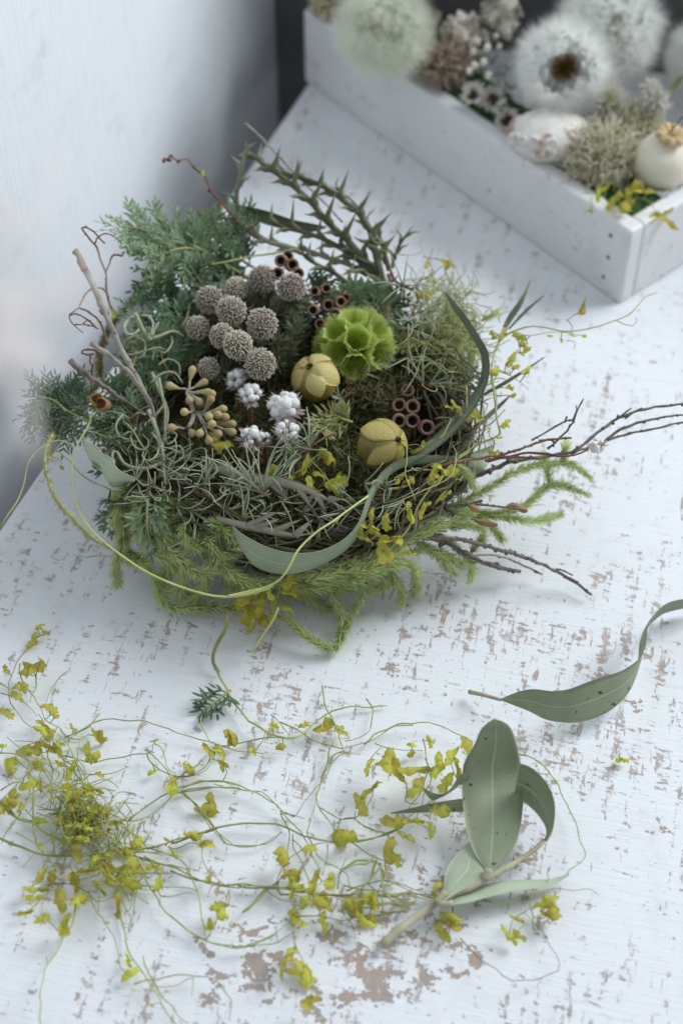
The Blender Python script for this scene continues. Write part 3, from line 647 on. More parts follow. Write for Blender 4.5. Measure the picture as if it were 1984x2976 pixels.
def clump(name, label, cat, x, y, z, rpx, mat, seed, n=500, L=.006, wdt=.0008, group=None, bend=.4, sq=.8, core='darkpod', curly=False):
    c = at(x, y, z*.001); R = rpx*mpp(c); rnd = random.Random(seed); th = thing(name, label, cat, c-Zv*R*sq*.6, group); mb, cb = MB(), MB()
    cb.ball(c, R*.62, 12, 9, (1, 1, sq), None, .15, 0, rnd)
    for i in range(n):
        d = rv(rnd); p = c+Vector((d.x, d.y, d.z*sq))*R*rnd.uniform(.5, .85)
        if curly:
            q = p.copy(); pts = [q.copy()]; dv = (d+rv(rnd)*.9).normalized()
            for k in range(5): dv = (dv+rv(rnd)*.75).normalized(); q = q+dv*L/4; pts.append(q.copy())
            mb.tube(pts, wdt*.5, 4, c1=1)
        else: mb.blade(p, (d+rv(rnd)*.6).normalized(), L*rnd.uniform(.5, 1.2), wdt, rv(rnd), bend)
    part('heart', cb, M[core], th); part('tufts', mb, M[mat], th, 'stuff'); return th
def ruffled(label, x, y, z, rpx, mat, seed):
    """dry flower of overlapping crumpled petals"""
    c = at(x, y, z*.001); R = rpx*mpp(c); rnd = random.Random(seed); th = thing('dried_flower_clump', label, 'dried flower', c-Zv*R*.6); cb = MB(); cb.ball(c-Zv*R*.2, R*.5, 12, 9, (1, 1, .8), None, .15, 0, rnd); part('heart', cb, M['beige'], th)
    for i in range(30):
        d = rv(rnd); d.z = abs(d.z)*.9-.1; d.normalize(); t = perp(d) if rnd.random() < .5 else d.cross(perp(d)); t = (t+rv(rnd)*.6+d*.5).normalized(); t2 = (d-t*d.dot(t)).normalized(); q = Matrix((t, t2.cross(t), t2)).transposed().to_quaternion()
        L = R*rnd.uniform(.65, 1.0); place('petal', rnd.choice(CRC[mat if rnd.random() < .75 else 'beige']), th, c+d*R*rnd.uniform(.3, .6)-t*L*.5, q, L)
clump('dried_flower_clump', 'brown and beige dried flower clump under the greenish dandelion clock', 'dried flower', 1290, 185, 46, 70, 'brownclump', 11, 900, .006, .0012, core='brownclump')
ruffled('cream and beige petalled clump at the top of the tray', 1345, 95, 52, 85, 'cream', 12)
ruffled('beige ruffled clump left of the white dandelion at the frame top', 1460, 50, 52, 85, 'cream', 13)
clump('dried_flower_clump', 'small olive brown clump at the top left end of the tray', 'dried flower', 955, 8, 44, 50, 'reindeer', 15, 260, .005, .0015, core='brownclump')
ruffled('pale dry clump between the greenish dandelion and the cream petals', 1240, 60, 48, 60, 'beige', 16)
clump('lichen_clump', 'pale green curly lichen clump beside the ivory pod', 'lichen', 1745, 455, 41, 98, 'reindeer', 14, 2000, .009, .00042, core='reindeer', curly=True, sq=.6)
clump('lichen_clump', 'small brownish lichen tuft behind the pale curly lichen', 'lichen', 1850, 365, 44, 58, 'reindeer', 17, 900, .007, .0004, core='reindeer', curly=True, sq=.7)
clump('bunny_tail_grass', 'soft grey green bunny tail head right of the white dandelion', 'grass head', 1765, 300, 52, 52, 'wool', 18, 700, .006, .0003, sq=1.5, core='lyco_dull', bend=.2)
clump('woolly_flower', 'woolly grey white flower standing above the lichen', 'dried flower', 1905, 290, 56, 34, 'wool', 19, 300, .004, .001, core='wool')
clump('woolly_flower', 'narrow woolly white bud left of the woolly flower', 'dried flower', 1888, 262, 58, 20, 'wool', 20, 260, .003, .0007, sq=2.0, core='wool')

# white crust with pits
c = spot('C3', 690, 900, 44); R = 108*mpp(c); rnd = random.Random(5); mb, pt = MB(), MB(); th = thing('crusted_pod', 'white rounded crust full of small pits below the white dandelion', 'seed pod', c-Zv*.01)
mb.ball(c, R, 28, 18, (1.15, .9, .62), None, .02, 0, rnd); part('crust', mb, M['barnacle'], th)
for i in range(22):
    d = rv(rnd); d.z = abs(d.z)*.8+.1; d = (d-Vector((0, .5, 0))).normalized(); s = Vector((d.x*1.15, d.y*.9, d.z*.62))*R; r = R*rnd.uniform(.10, .16)
    nq = Vector((d.x/1.15, d.y/.9, d.z/.62)).to_track_quat('Z', 'Y'); m1 = MB()
    m1.lathe([(r*1.25, -r*.3), (r*1.12, r*.3), (r*.9, r*.42), (r*.65, r*.2), (r*.5, -r*.1)], c+s, nq, 10, closed=True, jit=lambda k, z: 1+.1*math.sin(k*2.1))
    part('pit', m1, M['barnacle'] if rnd.random() < .55 else M['barnacle_pit'], th)
def darkhead(x, y, z, rpx, label):
    c = at(x, y, z*.001); R = rpx*mpp(c); rnd = random.Random(int(x)); th = thing('dark_eyed_flower', label, 'dried flower', c-Zv*R, 'dark centred seed heads in the tray'); a, b = MB(), MB(); v = ((CAM-c).normalized()+rv(rnd)*.4).normalized()
    a.ball(c, R*.55, 10, 7, (1, 1, .8), None, .1); part('centre', a, M['darkpod'], th)
    for i in range(60):
        d = rv(rnd); d = (d-v*d.dot(v)*.7).normalized(); b.blade(c+d*R*.4, (d+v*.5).normalized(), R*rnd.uniform(.6, 1.0), R*.35, v, .3)
    part('bracts', b, M['wool'], th, 'stuff')
darkhead(1372, 275, 44, 34, 'dark centred pale seed head nearest the brown clump'); darkhead(1430, 288, 44, 36, 'dark centred seed head between two others, above the tray rim'); darkhead(1470, 345, 42, 36, 'lowest dark centred seed head, left of the pitted white crust'); darkhead(1400, 130, 52, 28, 'dark centred seed head among the cream petals'); darkhead(1545, 370, 47, 30, 'dark centred seed head resting on the pitted white crust')
# ivory pod
c = at(1925, 470, .044); R = 88*mpp(c); th = thing('ivory_pod', 'round ivory poppy pod with a gold crown, at the right edge', 'seed pod', c-Zv*R*.8); mb = MB(); ax = Vector((.1, -.05, 1)).to_track_quat('Z', 'Y')
mb.lathe([(R*.1, -R*.95), (R*.55, -R*.8), (R*.9, -R*.4), (R, 0), (R*.93, R*.4), (R*.72, R*.72), (R*.42, R*.9), (R*.3, R*.97)], c, ax, 24, closed=True, jit=lambda k, z: 1+.02*math.cos(k*math.pi*2/3)); part('capsule', mb, M['egg'], th)
cb = MB()
for k in range(9):
    a = 6.283*k/9; d = Vector((math.cos(a), math.sin(a), .35)).normalized(); cb.tube([c+ax @ Vector((0, 0, R*.98)), c+ax @ (Vector((0, 0, R*1.02))+d*R*.25), c+ax @ (Vector((0, 0, R*1.02))+d*R*.5)], lambda t: R*(.06+.09*t), 6)
part('crown', cb, M['egg_crown'], th)
# fine branched stem with pale buds
tw, ps = twig('thin dark branching stem with pale buds in front of the cream petals', [('S', '1410,0 1395,60 1390,105 1392,170 1420,215', [62, 55, 48], .35, .3), ('S', '1390,105 1430,100 1450,130', [56, 58], .25, .2), ('S', '1392,170 1360,200', [50, 50], .25, .2), ('S', '1400,40 1440,20 1460,0', [60, 64], .25, .2)], 21, 'bark', .1, name='budded_twig')
kb = MB(); rnd = random.Random(31)
for (x, y) in [(1372, 40), (1380, 75), (1405, 15), (1425, 60), (1440, 105), (1450, 135), (1375, 150), (1362, 205), (1420, 218), (1405, 180), (1385, 120), (1432, 30), (1415, 140), (1378, 190)]:
    kb.ball(at(x, y, .055), rnd.uniform(8, 13)*mpp(at(x, y, .055)), 7, 6, (1, 1, 1.2), None, .15, 0, rnd)
part('buds', kb, M['cream'], tw, 'stuff')
vine('yellow leafed vine scrap over the front corner of the tray', [('S', '1700,560 1740,565 1790,600 1850,575 1900,590', .3, 42), ('S', '1720,570 1718,610', .2, [42, 36]), ('S', '1785,590 1788,620', .2, [42, 36]), ('S', '1895,590 1905,620 1930,640', .25, [42, 34])],
     [('S', 1718, 612, 26, 35), ('S', 1785, 622, 36, 34), ('S', 1920, 625, 80, 38), ('S', 1945, 650, 70, 34), ('S', 1740, 560, 55, 42), ('S', 1780, 580, 60, 43), ('S', 1850, 560, 60, 44), ('S', 1880, 555, 50, 44), ('S', 1815, 600, 50, 42), ('S', 1760, 545, 50, 45), ('S', 1830, 575, 50, 44)], 77, flying=True)
twig('thin wire stem rising from behind the ivory pod', [('S', '1945,385 1965,360 1990,330', [58, 70, 80], .35, .3)], 22, 'bark', 0, name='wire', cat='wire')

# ================================================================== the nest
NC = Vector((-.016, .007, 0))
def bowl(a, v, k=1.0):
    """point on the bowl wall; v 0 foot .. 1 rim"""
    r = (.025+.0215*math.sin(v*1.45)**.8)*k if v > 0 else .025*k
    return NC+Vector((math.cos(a)*r*1.25, math.sin(a)*r*(1.16 if math.sin(a) > 0 else 1.0), .004+.036*v*(1-.32*max(0, -math.sin(a))**2)))
rnd = random.Random(42)
nest = thing('nest', 'round nest woven from thin brown twigs and moss on the white table', 'nest', NC)
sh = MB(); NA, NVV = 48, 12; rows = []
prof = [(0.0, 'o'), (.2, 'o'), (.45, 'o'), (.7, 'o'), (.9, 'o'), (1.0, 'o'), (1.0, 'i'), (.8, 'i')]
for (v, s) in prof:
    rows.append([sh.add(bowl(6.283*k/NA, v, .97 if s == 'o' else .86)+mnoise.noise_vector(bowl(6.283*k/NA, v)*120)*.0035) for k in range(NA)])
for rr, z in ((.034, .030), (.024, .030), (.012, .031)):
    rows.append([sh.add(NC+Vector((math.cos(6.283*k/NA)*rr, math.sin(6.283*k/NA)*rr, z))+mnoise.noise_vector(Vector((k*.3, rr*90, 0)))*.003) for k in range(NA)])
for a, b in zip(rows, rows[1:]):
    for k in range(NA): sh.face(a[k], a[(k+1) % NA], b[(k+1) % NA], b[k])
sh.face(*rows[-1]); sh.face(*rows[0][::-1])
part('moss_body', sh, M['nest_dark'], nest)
wv, wf = MB(), MB()
for i in range(260):
    a0_ = rnd.uniform(0, 6.283); ln = rnd.uniform(.5, 2.4); v0 = rnd.uniform(.0, 1.08); v1 = v0+rnd.uniform(-.45, .45); kk = rnd.uniform(.88, 1.12); n = 16; p = []; o = rnd.uniform(0, 99)
    for j in range(n):
        t = j/(n-1); q = bowl(a0_+ln*t, max(.02, min(1.15, v0+(v1-v0)*t)), kk+.05*math.sin(t*5+o)); q += mnoise.noise_vector(q*60+Vector((o, 0, 0)))*.0075; q.z = max(.0012, q.z); p.append(q)
    if rnd.random() < .25: p.append(p[-1]+(p[-1]-p[-2])*2.5+rv(rnd)*.002); p[-1].z = max(.0012, p[-1].z)
    r = rnd.uniform(.00025, .00075); (wv if rnd.random() < .6 else wf).tube(p, bumpy(r, r*.6, .1, 50, rnd), 5)
part('woven_twigs', wv, M['nest_twig'], nest, 'stuff'); part('woven_stems', wf, M['vine_dark'], nest, 'stuff')
fb = MB()
for i in range(11000):
    a = rnd.uniform(0, 6.283)
    if rnd.random() < .5:
        r = .042*math.sqrt(rnd.random()); p = NC+Vector((math.cos(a)*r, math.sin(a)*r, .031+.004*rnd.random()))
    else: p = bowl(a, rnd.uniform(0, 1.05), rnd.uniform(.92, 1.05))
    d = (rv(rnd)+Vector((0, 0, .5))).normalized(); fb.blade(p, d, rnd.uniform(.003, .009), .0005, rv(rnd), rnd.uniform(-.4, .6), 0, rnd.random(), 3)
for v in fb.v: v.z = max(v.z, .0008)
part('moss_fibres', fb, M['nest_fibre'], nest, 'stuff')
# loops of stem on the inside of the rim
lp = MB()
for i in range(90):
    a = rnd.uniform(0, 6.283); p = [bowl(a+.25*j+rnd.uniform(-.06, .06), rnd.uniform(.85, 1.15), rnd.uniform(.8, 1.02))+rv(rnd)*.002 for j in range(6)]
    lp.tube(smooth(p, .002), rnd.uniform(.0003, .0006), 5)
part('rim_stems', lp, M['nest_twig'], nest, 'stuff')
w1, w2 = MB(), MB()   # thicker wreath of stems round the back and right
for i in range(210):
    a = rnd.uniform(-.6, 3.7); ln = rnd.uniform(.4, 1.2); k0 = rnd.uniform(.92, 1.10); z0 = rnd.uniform(.014, .047); o = rnd.uniform(0, 99); pts = []
    for j in range(12):
        t = j/11; b_ = bowl(a+ln*(t-.5), .9, k0+.05*math.sin(t*6+o)); b_.z = z0+.006*math.sin(t*4+o); pts.append(b_+mnoise.noise_vector(b_*80+Vector((o, 0, 0)))*.006)
    (w1 if rnd.random() < .5 else w2).tube(pts, bumpy(rnd.uniform(.0002, .00055), .0002, .1, 40, rnd), 5)
part('wreath_twigs', w1, M['nest_twig'], nest, 'stuff'); part('wreath_moss_stems', w2, M['moss_y'], nest, 'stuff')
sc1, sc2 = MB(), MB()
for i in range(330):
    a = rnd.uniform(0, 6.283); v = rnd.uniform(.15, 1.1); p = bowl(a, v, rnd.uniform(.9, 1.08)); d = (Vector((math.cos(a), math.sin(a), 0))*rnd.uniform(.1, .9)+rv(rnd)*.9+Vector((0, 0, .5*v))).normalized(); ax_ = rv(rnd); cu = rnd.uniform(-.45, .45); pts = [p.copy()]
    for k in range(9): d = Quaternion(ax_, cu+rnd.uniform(-.1, .1)) @ d; p = p+d*rnd.uniform(.0013, .0026); p.z = max(p.z, .0012); pts.append(p.copy())
    (sc1 if rnd.random() < .55 else sc2).tube(pts, lambda t: .00026*(1-.6*t), 4, c1=1)
part('stray_curls', sc1, M['curly'], nest, 'stuff'); part('stray_stems', sc2, M['nest_twig'], nest, 'stuff')

# ------------------------------------------------------------------ brunia
def brunia_head(th, c, r, ax, rnd):
    cb, sp = MB(), MB(); q = ax.to_track_quat('Z', 'Y'); el = rnd.uniform(.95, 1.22); cb.ball(c, r*.84, 14, 10, (1, 1, el), q)
    n = 560
    for i in range(n):
        zz = 1-1.75*(i+.5)/n; ph = i*2.39996; d = q @ Vector((math.sqrt(max(0, 1-zz*zz))*math.cos(ph), math.sqrt(max(0, 1-zz*zz))*math.sin(ph), zz)); d = (d+rv(rnd)*.12).normalized(); al = d.dot(ax)
        b = c+(d+ax*(al*(el-1)))*r*.78*(1+.05*mnoise.noise(d*3+c*900)); L = r*rnd.uniform(.16, .30); sp.tube([b, b+d*L*.7, b+(d+rv(rnd)*.25)*L], lambda t: r*(.046-.020*t), 4, c0=-.15, c1=rnd.uniform(.6, 1.0))
    hd = part('flower_head', sp, M['brunia'], th); part('head_core', cb, M['brunia_core'], hd)
rnd = random.Random(8); heads = [(545, 445, 100, 58), (750, 360, 84, 58), (945, 290, 100, 60), (1165, 350, 105, 62), (710, 535, 106, 61), (455, 660, 86, 56), (640, 720, 90, 60), (760, 790, 105, 61), (945, 630, 112, 62), (930, 935, 112, 58), (540, 965, 78, 54)]
foot = spot('A1', 850, 900, 33); br = thing('brunia_sprig', 'bunch of round grey beige bristly heads in the left of the nest', 'dried flower', foot); st = MB(); fo = MB()
for (x, y, r, z) in heads:
    c = spot('A1', x, y, z); R = size('A1', r*1.05, c); ax = (c-foot).normalized()*.5+Vector((0, 0, .6))+(CAM-c).normalized()*.35
    brunia_head(br, c, R, ax.normalized(), rnd); p = smooth([foot+rv(rnd)*.004, foot.lerp(c, .5)-Vector((0, 0, .004)), c], .003); st.tube(p, .0011, 6)
    for i in range(170):
        t = rnd.uniform(.05, .93); q = p[int(t*(len(p)-1))]; d = (rv(rnd)+ax*.8).normalized(); fo.blade(q+rv(rnd)*.002, d, rnd.uniform(.003, .006), .0007, ax, .2, 0, rnd.random(), 2)
for (x0, y0, x1, y1, z) in [(1180, 950, 1180, 560, 50), (1120, 1040, 1200, 640, 52), (1230, 900, 1260, 640, 48), (1080, 1060, 1060, 760, 50), (1160, 700, 1165, 430, 54), (1180, 620, 1220, 430, 54), (900, 520, 930, 400, 50), (1000, 520, 1010, 400, 50)]:
    p = smooth([spot('A1', x0, y0, 34), spot('A1', (x0+x1)/2, (y0+y1)/2, z-4), spot('A1', x1, y1, z+3)], .0012); st.tube(p, .0007, 5)
    for q in p:
        for k in range(13):
            d = (rv(rnd)+(p[-1]-p[0]).normalized()*.9).normalized(); fo.blade(q, d, rnd.uniform(.003, .006), .0006, Vector((0, 0, 1)), .15, 0, rnd.random(), 2)
part('stems', st, M['vine_dark'], br); part('foliage', fo, M['brunia_leaf'], br, 'stuff')

# ------------------------------------------------------------------ green papery seed head (honeycomb of cups)
c = spot('A2', 510, 690, 47); R = size('A2', 262, c); rnd = random.Random(9); sc_ = thing('honeycomb_flower', 'bright lime green seed head of papery honeycomb cups', 'seed head', c-Vector((0, 0, R*.75)))
axq = (Vector((0.12, -.55, 1))).normalized().to_track_quat('Z', 'Y'); cb = MB(); cb.ball(c, R*.50, 14, 10, (1, 1, .8)); part('heart', cb, M['scab_core'], sc_)
dirs = [Vector((0, 0, 1))]+[Vector((math.cos(a)*.68, math.sin(a)*.68, .73)) for a in [6.283*k/6+.35 for k in range(6)]]+[Vector((math.cos(a), math.sin(a), .10)) for a in [6.283*k/10+.1 for k in range(10)]]+[Vector((math.cos(a)*.8, math.sin(a)*.8, -.6)) for a in [6.283*k/8+.3 for k in range(8)]]
for i, d0 in enumerate(dirs):
    d = (axq @ (d0.normalized()+rv(rnd)*.10)); d.normalize(); q = d.to_track_quat('Z', 'Y'); mb = MB(); n = 36; b = c+Vector((d.x, d.y, d.z*.85))*R*.42; H = R*.54*rnd.uniform(.90, 1.10); W = R*(.345 if i < 7 else .315)*rnd.uniform(.90, 1.10); rows = []
    ph = rnd.uniform(0, 6)
    for (h, wv_, tc_) in ((0, .30, -.4), (.2, .58, -.3), (.45, .80, 0), (.72, .93, .25), (.9, .985, .5), (1.0, 1.02, 1.0)):  # pale rims; colour darkens towards the base to stand in for shaded depth
        row = []
        for k in range(n):
            a = 6.283*k/n; hexf = 1/max(.80, math.cos(((a+ph) % (math.pi/3))-math.pi/6)); rr = W*wv_*(1+(hexf-1.06)*.9*h)*(1+(.035*math.sin(k*2.7+i)+.05*mnoise.noise(Vector((k*.5, i*3.3, h))) if h > .6 else 0))
            hh = H*h+H*(.05*math.sin(k*2.1+i*3)+.10*mnoise.noise(Vector((k*.4, i*5.1, 1))))*(h > .8); row.append(mb.add(b+q @ Vector((math.cos(a)*rr, math.sin(a)*rr, hh)), tc_))
        rows.append(row)
    for u, v in zip(rows, rows[1:]):
        for k in range(n): mb.face(u[k], u[(k+1) % n], v[(k+1) % n], v[k])
    mb.face(*rows[0][::-1])
    for k in range(5):
        a = 6.283*k/5; mb.blade(b+q @ Vector((0, 0, H*.1)), (q @ Vector((math.cos(a)*.5, math.sin(a)*.5, 1))).normalized(), H*.4, R*.03, d, .1, 0, 0, 2)
    for k in range(200):  # fringe hairs on the rim
        a = 6.283*k/200; p = rows[-1][int(k/200*n)]; mb.blade(mb.v[p]+rv(rnd)*R*.012, (q @ Vector((math.cos(a)*.5, math.sin(a)*.5, 1))+rv(rnd)*.5).normalized(), R*.085, R*.012, d, 0, .7, 1, 1)
    part('cup', mb, M['scab'], sc_)

# ------------------------------------------------------------------ ribbed pods
def pod(label, crop, x, y, z, r, ax, mat, seed, nv=5, grp='ribbed seed pods in the nest'):
    c = spot(crop, x, y, z); R = size(crop, r*.9, c); rnd = random.Random(seed); th = thing('seed_pod', label, 'seed pod', c-Vector((0, 0, R*.8)), grp); q = Vector(ax).normalized().to_track_quat('Z', 'Y')
    for v in range(nv):   # rounded valves of the belly
        mb = MB(); a0_ = 6.283*v/nv; da = 6.283/nv; NU, NV_ = 18, 10; rows = []
        for i in range(NU+1):
            t = i/NU; th_ = math.pi*(.985-.93*t); row = []
            for j in range(NV_+1):
                s = j/NV_-.5; e = 2*abs(s); rr = math.sin(th_)*R*(1+.06*(1-e*e)-.03*e**4); zz = math.cos(th_)*R*1.02; a = a0_+da*s
                q3 = Vector((math.cos(a)*rr, math.sin(a)*rr, zz)); row.append(mb.add(c+q @ (q3+mnoise.noise_vector(q3*140+Vector((seed, v, 0)))*R*.045+mnoise.noise_vector(q3*45+Vector((seed*9, 0, 0)))*R*.12), max(0, t-.55)*.7))
            rows.append(row)
        for i in range(NU):
            for j in range(NV_): mb.face(rows[i][j], rows[i][j+1], rows[i+1][j+1], rows[i+1][j])
        part('valve', mb, M[mat], th)
    for v in range(nv):   # papery flaps folded down from the top, crisp edged and slightly proud
        mb = MB(); a0_ = 6.283*(v+.5)/nv+rnd.uniform(-.15, .15); NU, NV_ = 14, 8; end = rnd.uniform(.46, .60); lift = rnd.uniform(1.05, 1.10); rows = []
        for side in (0, 1):
            g = []
            for i in range(NU+1):
                u = i/NU; th_ = math.pi*(.05+(end-.05)*u); hw = .80*math.sin(math.pi*min(1, .12+.88*u))**.8/max(.35, math.sin(th_)) if u < 1 else .02; hw = min(hw, .95); row = []
                for j in range(NV_+1):
                    s = j/NV_*2-1; a = a0_+s*hw*.62; rr = R*(lift+.03*u*u+.02*(1-s*s)-.016*side); q3 = Vector((math.cos(a)*math.sin(th_)*rr, math.sin(a)*math.sin(th_)*rr, math.cos(th_)*rr*1.0-R*.06*(1-u)))
                    row.append(mb.add(c+q @ (q3+mnoise.noise_vector(q3*110+Vector((seed, v, 7)))*R*.055+mnoise.noise_vector(q3*45+Vector((seed*9, 0, 0)))*R*.12), .55+.45*u))
                g.append(row)
            rows.append(g)
            for i in range(NU):
                for j in range(NV_):
                    f = (g[i][j], g[i][j+1], g[i+1][j+1], g[i+1][j]); mb.face(*(f if side else f[::-1]))
        for i in range(NU):
            for k in (0, NV_): mb.face(rows[0][i][k], rows[0][i+1][k], rows[1][i+1][k], rows[1][i][k])
        part('flap', mb, M[mat], th)
        hb = MB(); p0 = c+q @ Vector((math.cos(a0_)*R*.08, math.sin(a0_)*R*.08, R*.98)); hb.tube(smooth([p0, p0+(q @ Vector((math.cos(a0_)*.4, math.sin(a0_)*.4, 1)))*R*.14, p0+(q @ Vector((math.cos(a0_), math.sin(a0_), .8)))*R*.26], R*.05), lambda t: R*.032*(1-.75*t), 5); part('horn', hb, M['pod_seam'], th)
    ib = MB(); ib.ball(c, R*.93, 20, 14, (1, 1, .85), q); part('seam_lining', ib, M['pod_seam'], th)
    return th
pod('golden ribbed seed pod beside the lime green head', 'A2', 260, 895, 49, 158, (-.25, -.25, 1), 'pod', 1)
pod('larger olive gold ribbed pod near the front rim of the nest', 'A2', 690, 1330, 47, 172, (.75, -.45, .75), 'pod_green', 2)

# ------------------------------------------------------------------ gumnuts
def gumnuts(label, crop, lst, z, seed, aim=None):
    rnd = random.Random(seed); p0 = spot(crop, lst[0][0], lst[0][1], z); th = thing('gumnut_cluster', label, 'gumnuts', p0-Vector((0, 0, .008)), 'gumnut clusters in the nest'); root = spot(crop, sum(l[0] for l in lst)/len(lst), sum(l[1] for l in lst)/len(lst), z-11); sb = MB()
    for (x, y, r) in lst:
        c = spot(crop, x, y, z+rnd.uniform(-1, 1)); R = size(crop, r*1.15, c); ax = ((CAM-c).normalized()*.8+(c-root).normalized()*.7+rv(rnd)*.28).normalized(); q = ax.to_track_quat('Z', 'Y')
        mb = MB(); mb.lathe([(R*.12, -R*2.6), (R*.25, -R*2.2), (R*.62, -R*1.8), (R*.92, -R*1.1), (R, -R*.4), (R*.90, R*.05), (R*.97, R*.25), (R*.92, R*.34), (R*.70, R*.30), (R*.58, R*.05)], c, q, 14, jit=lambda k, zz: 1+.03*math.sin(k*3.1))
        nut = part('gumnut', mb, M['gumnut'], th); hb = MB(); hb.lathe([(R*.05, -R*.5), (R*.5, -R*.45), (R*.60, R*.06)], c, q, 12); part('hollow', hb, M['gumnut_hole'], nut)
        sb.tube(smooth([root, root.lerp(c, .4), c-ax*R*2.5], .002), R*.13, 5)
    part('stalks', sb, M['bark_red'], th)
gumnuts('brown gumnut cluster right of the moss, above the olive gold pod', 'A2', [(860, 975, 40), (805, 1070, 42), (892, 1080, 44), (805, 1172, 42), (890, 1172, 44), (985, 1215, 46)], 46, 3)
gumnuts('brown gumnut cluster behind the lime green seed head', 'A2', [(343, 418, 36), (255, 330, 32), (425, 395, 34), (330, 310, 32), (245, 450, 34), (455, 370, 30), (390, 470, 30), (290, 540, 32)], 56, 4)
gumnuts('reddish gumnut cluster at the top of the grey beige heads', 'A4', [(380, 1120, 40), (400, 1030, 40), (480, 1060, 42), (520, 1120, 38), (450, 1000, 34)], 62, 5)

# ------------------------------------------------------------------ white woolly flower clusters
def wool(label, crop, x, y, z, r, nb, seed, bract=True):
    c = spot(crop, x, y, z); R = size(crop, r*1.12, c); rnd = random.Random(seed); ax = ((CAM-c).normalized()*.6+Vector((0, 0, .7))+rv(rnd)*.25).normalized(); th = thing('woolly_flower_cluster', label, 'dried flower', c-ax*R*1.2, 'white woolly flower clusters in the nest'); q = ax.to_track_quat('Z', 'Y')
    for i in range(nb):
        t = (i+.5)/nb; ph = i*2.39996+seed; zz = 1-1.05*t; d = q @ Vector((math.sqrt(max(0, 1-zz*zz))*math.cos(ph), math.sqrt(max(0, 1-zz*zz))*math.sin(ph), zz)); mb = MB(); br_ = R*rnd.uniform(.17, .36)*(1 if nb > 9 else 1.2); cc = c+(d+rv(rnd)*.22)*R*.62
        mb.ball(cc, br_, 10, 8, (1, 1, .95), d.to_track_quat('Z', 'Y'), .06, 0, rnd)
        for k in range(80):
            e = rv(rnd); mb.blade(cc+e*br_*.92, (e+rv(rnd)*.8).normalized(), br_*rnd.uniform(.2, .5), br_*.09, rv(rnd), .3, seg=1)
        part('floret', mb, M['white_wool'], th)
    bb = MB()
    for i in range(46):
        a = rnd.uniform(0, 6.283); d = (q @ Vector((math.cos(a), math.sin(a), rnd.uniform(-.45, .35)))).normalized(); bb.blade(c-ax*R*.35+d*R*.25, d, R*rnd.uniform(.65, 1.05), R*.20, ax, .2, 0, 1, 3)
    part('bracts', bb, M['pink_bract'], th, 'stuff'); sb = MB(); sb.tube(smooth([c-ax*R*.3, c-ax*R-Vector((0, 0, .004)), c-Vector((0, 0, .02))], .003), .0009, 6); part('stem', sb, M['bark_red'], th)
wool('white woolly flower cluster at the top left, below the bristly heads', 'A1', 750, 1050, 52, 82, 9, 1)
wool('white woolly cluster on wide pinkish bracts', 'A1', 855, 1170, 52, 84, 9, 2)
wool('largest white woolly cluster, of many round florets', 'A1', 1110, 1255, 52, 122, 22, 3)
wool('white woolly cluster just below the largest one', 'A1', 1140, 1445, 51, 92, 12, 4)
wool('lowest left white woolly cluster with a side floret', 'A1', 865, 1495, 49, 98, 12, 5)
wool('small white woolly tuft at the right of the lowest cluster', 'A1', 970, 1500, 49, 48, 4, 6)

# ------------------------------------------------------------------ eucalyptus buds
rnd = random.Random(12); th = thing('eucalyptus_bud_sprig', 'sprig of olive yellow club shaped buds left of the white flowers', 'bud sprig', spot('A1', 430, 1320, 46)); sb = MB()
hubs = {'a': (378, 1140, 55), 'b': (425, 1310, 53), 'c': (500, 1385, 52), 'd': (385, 1415, 51), 'e': (500, 1310, 53)}
for s in ('378,1140 400,1220 425,1310 410,1370 385,1415', '425,1310 500,1310', '425,1310 470,1330 500,1385 540,1400'): sb.tube(smooth(trace('A1', s, 52), .002), .0008, 6)
for (x, y, h) in [(412, 995, 'a'), (490, 1080, 'a'), (258, 1105, 'a'), (520, 1150, 'a'), (392, 1205, 'a'), (462, 1215, 'a'), (550, 1160, 'a'), (548, 1215, 'e'), (538, 1335, 'e'), (600, 1320, 'e'), (650, 1335, 'e'), (630, 1280, 'e'), (640, 1380, 'c'), (700, 1390, 'c'), (705, 1448, 'c'), (605, 1460, 'c'), (540, 1510, 'c'), (475, 1455, 'c'), (410, 1455, 'd'), (265, 1418, 'd'), (360, 1300, 'b'), (560, 1390, 'c')]:
    hx, hy, hz = hubs[h]; a = spot('A1', hx, hy, hz-1); b = spot('A1', x, y, hz+rnd.uniform(-1, 5)); d = (b-a).normalized(); r = size('A1', 33, b); Lb = size('A1', 118, b); k0 = b-d*Lb*.75
    if (b-a).length < Lb*.8: a = b-d*Lb-Vector((0, 0, .003)); k0 = b-d*Lb*.7
    sb.tube(smooth([a, a.lerp(k0, .5)+rv(rnd)*.0006, k0+d*.0006], .0015), .00042, 5); mb = MB(); q = d.to_track_quat('Z', 'Y')
    pr_ = [(.05, -.75), (.28, -.62), (.5, -.38), (.75, -.12), (.98, .08), (1.0, .16), (.9, .24), (.72, .34), (.36, .42), (.08, .44)]
    N = len(mb.v); mb.lathe([(u*r, v*Lb) for u, v in pr_], b, q, 12, closed=True)
    for i, (u, v) in enumerate(pr_):
        for k in range(12): mb.c[i*12+k] = max(0, min(1, (v+.05)*2.0))
    part('bud', mb, M['bud'], th)
part('stalks', sb, M['bud_stalk'], th)

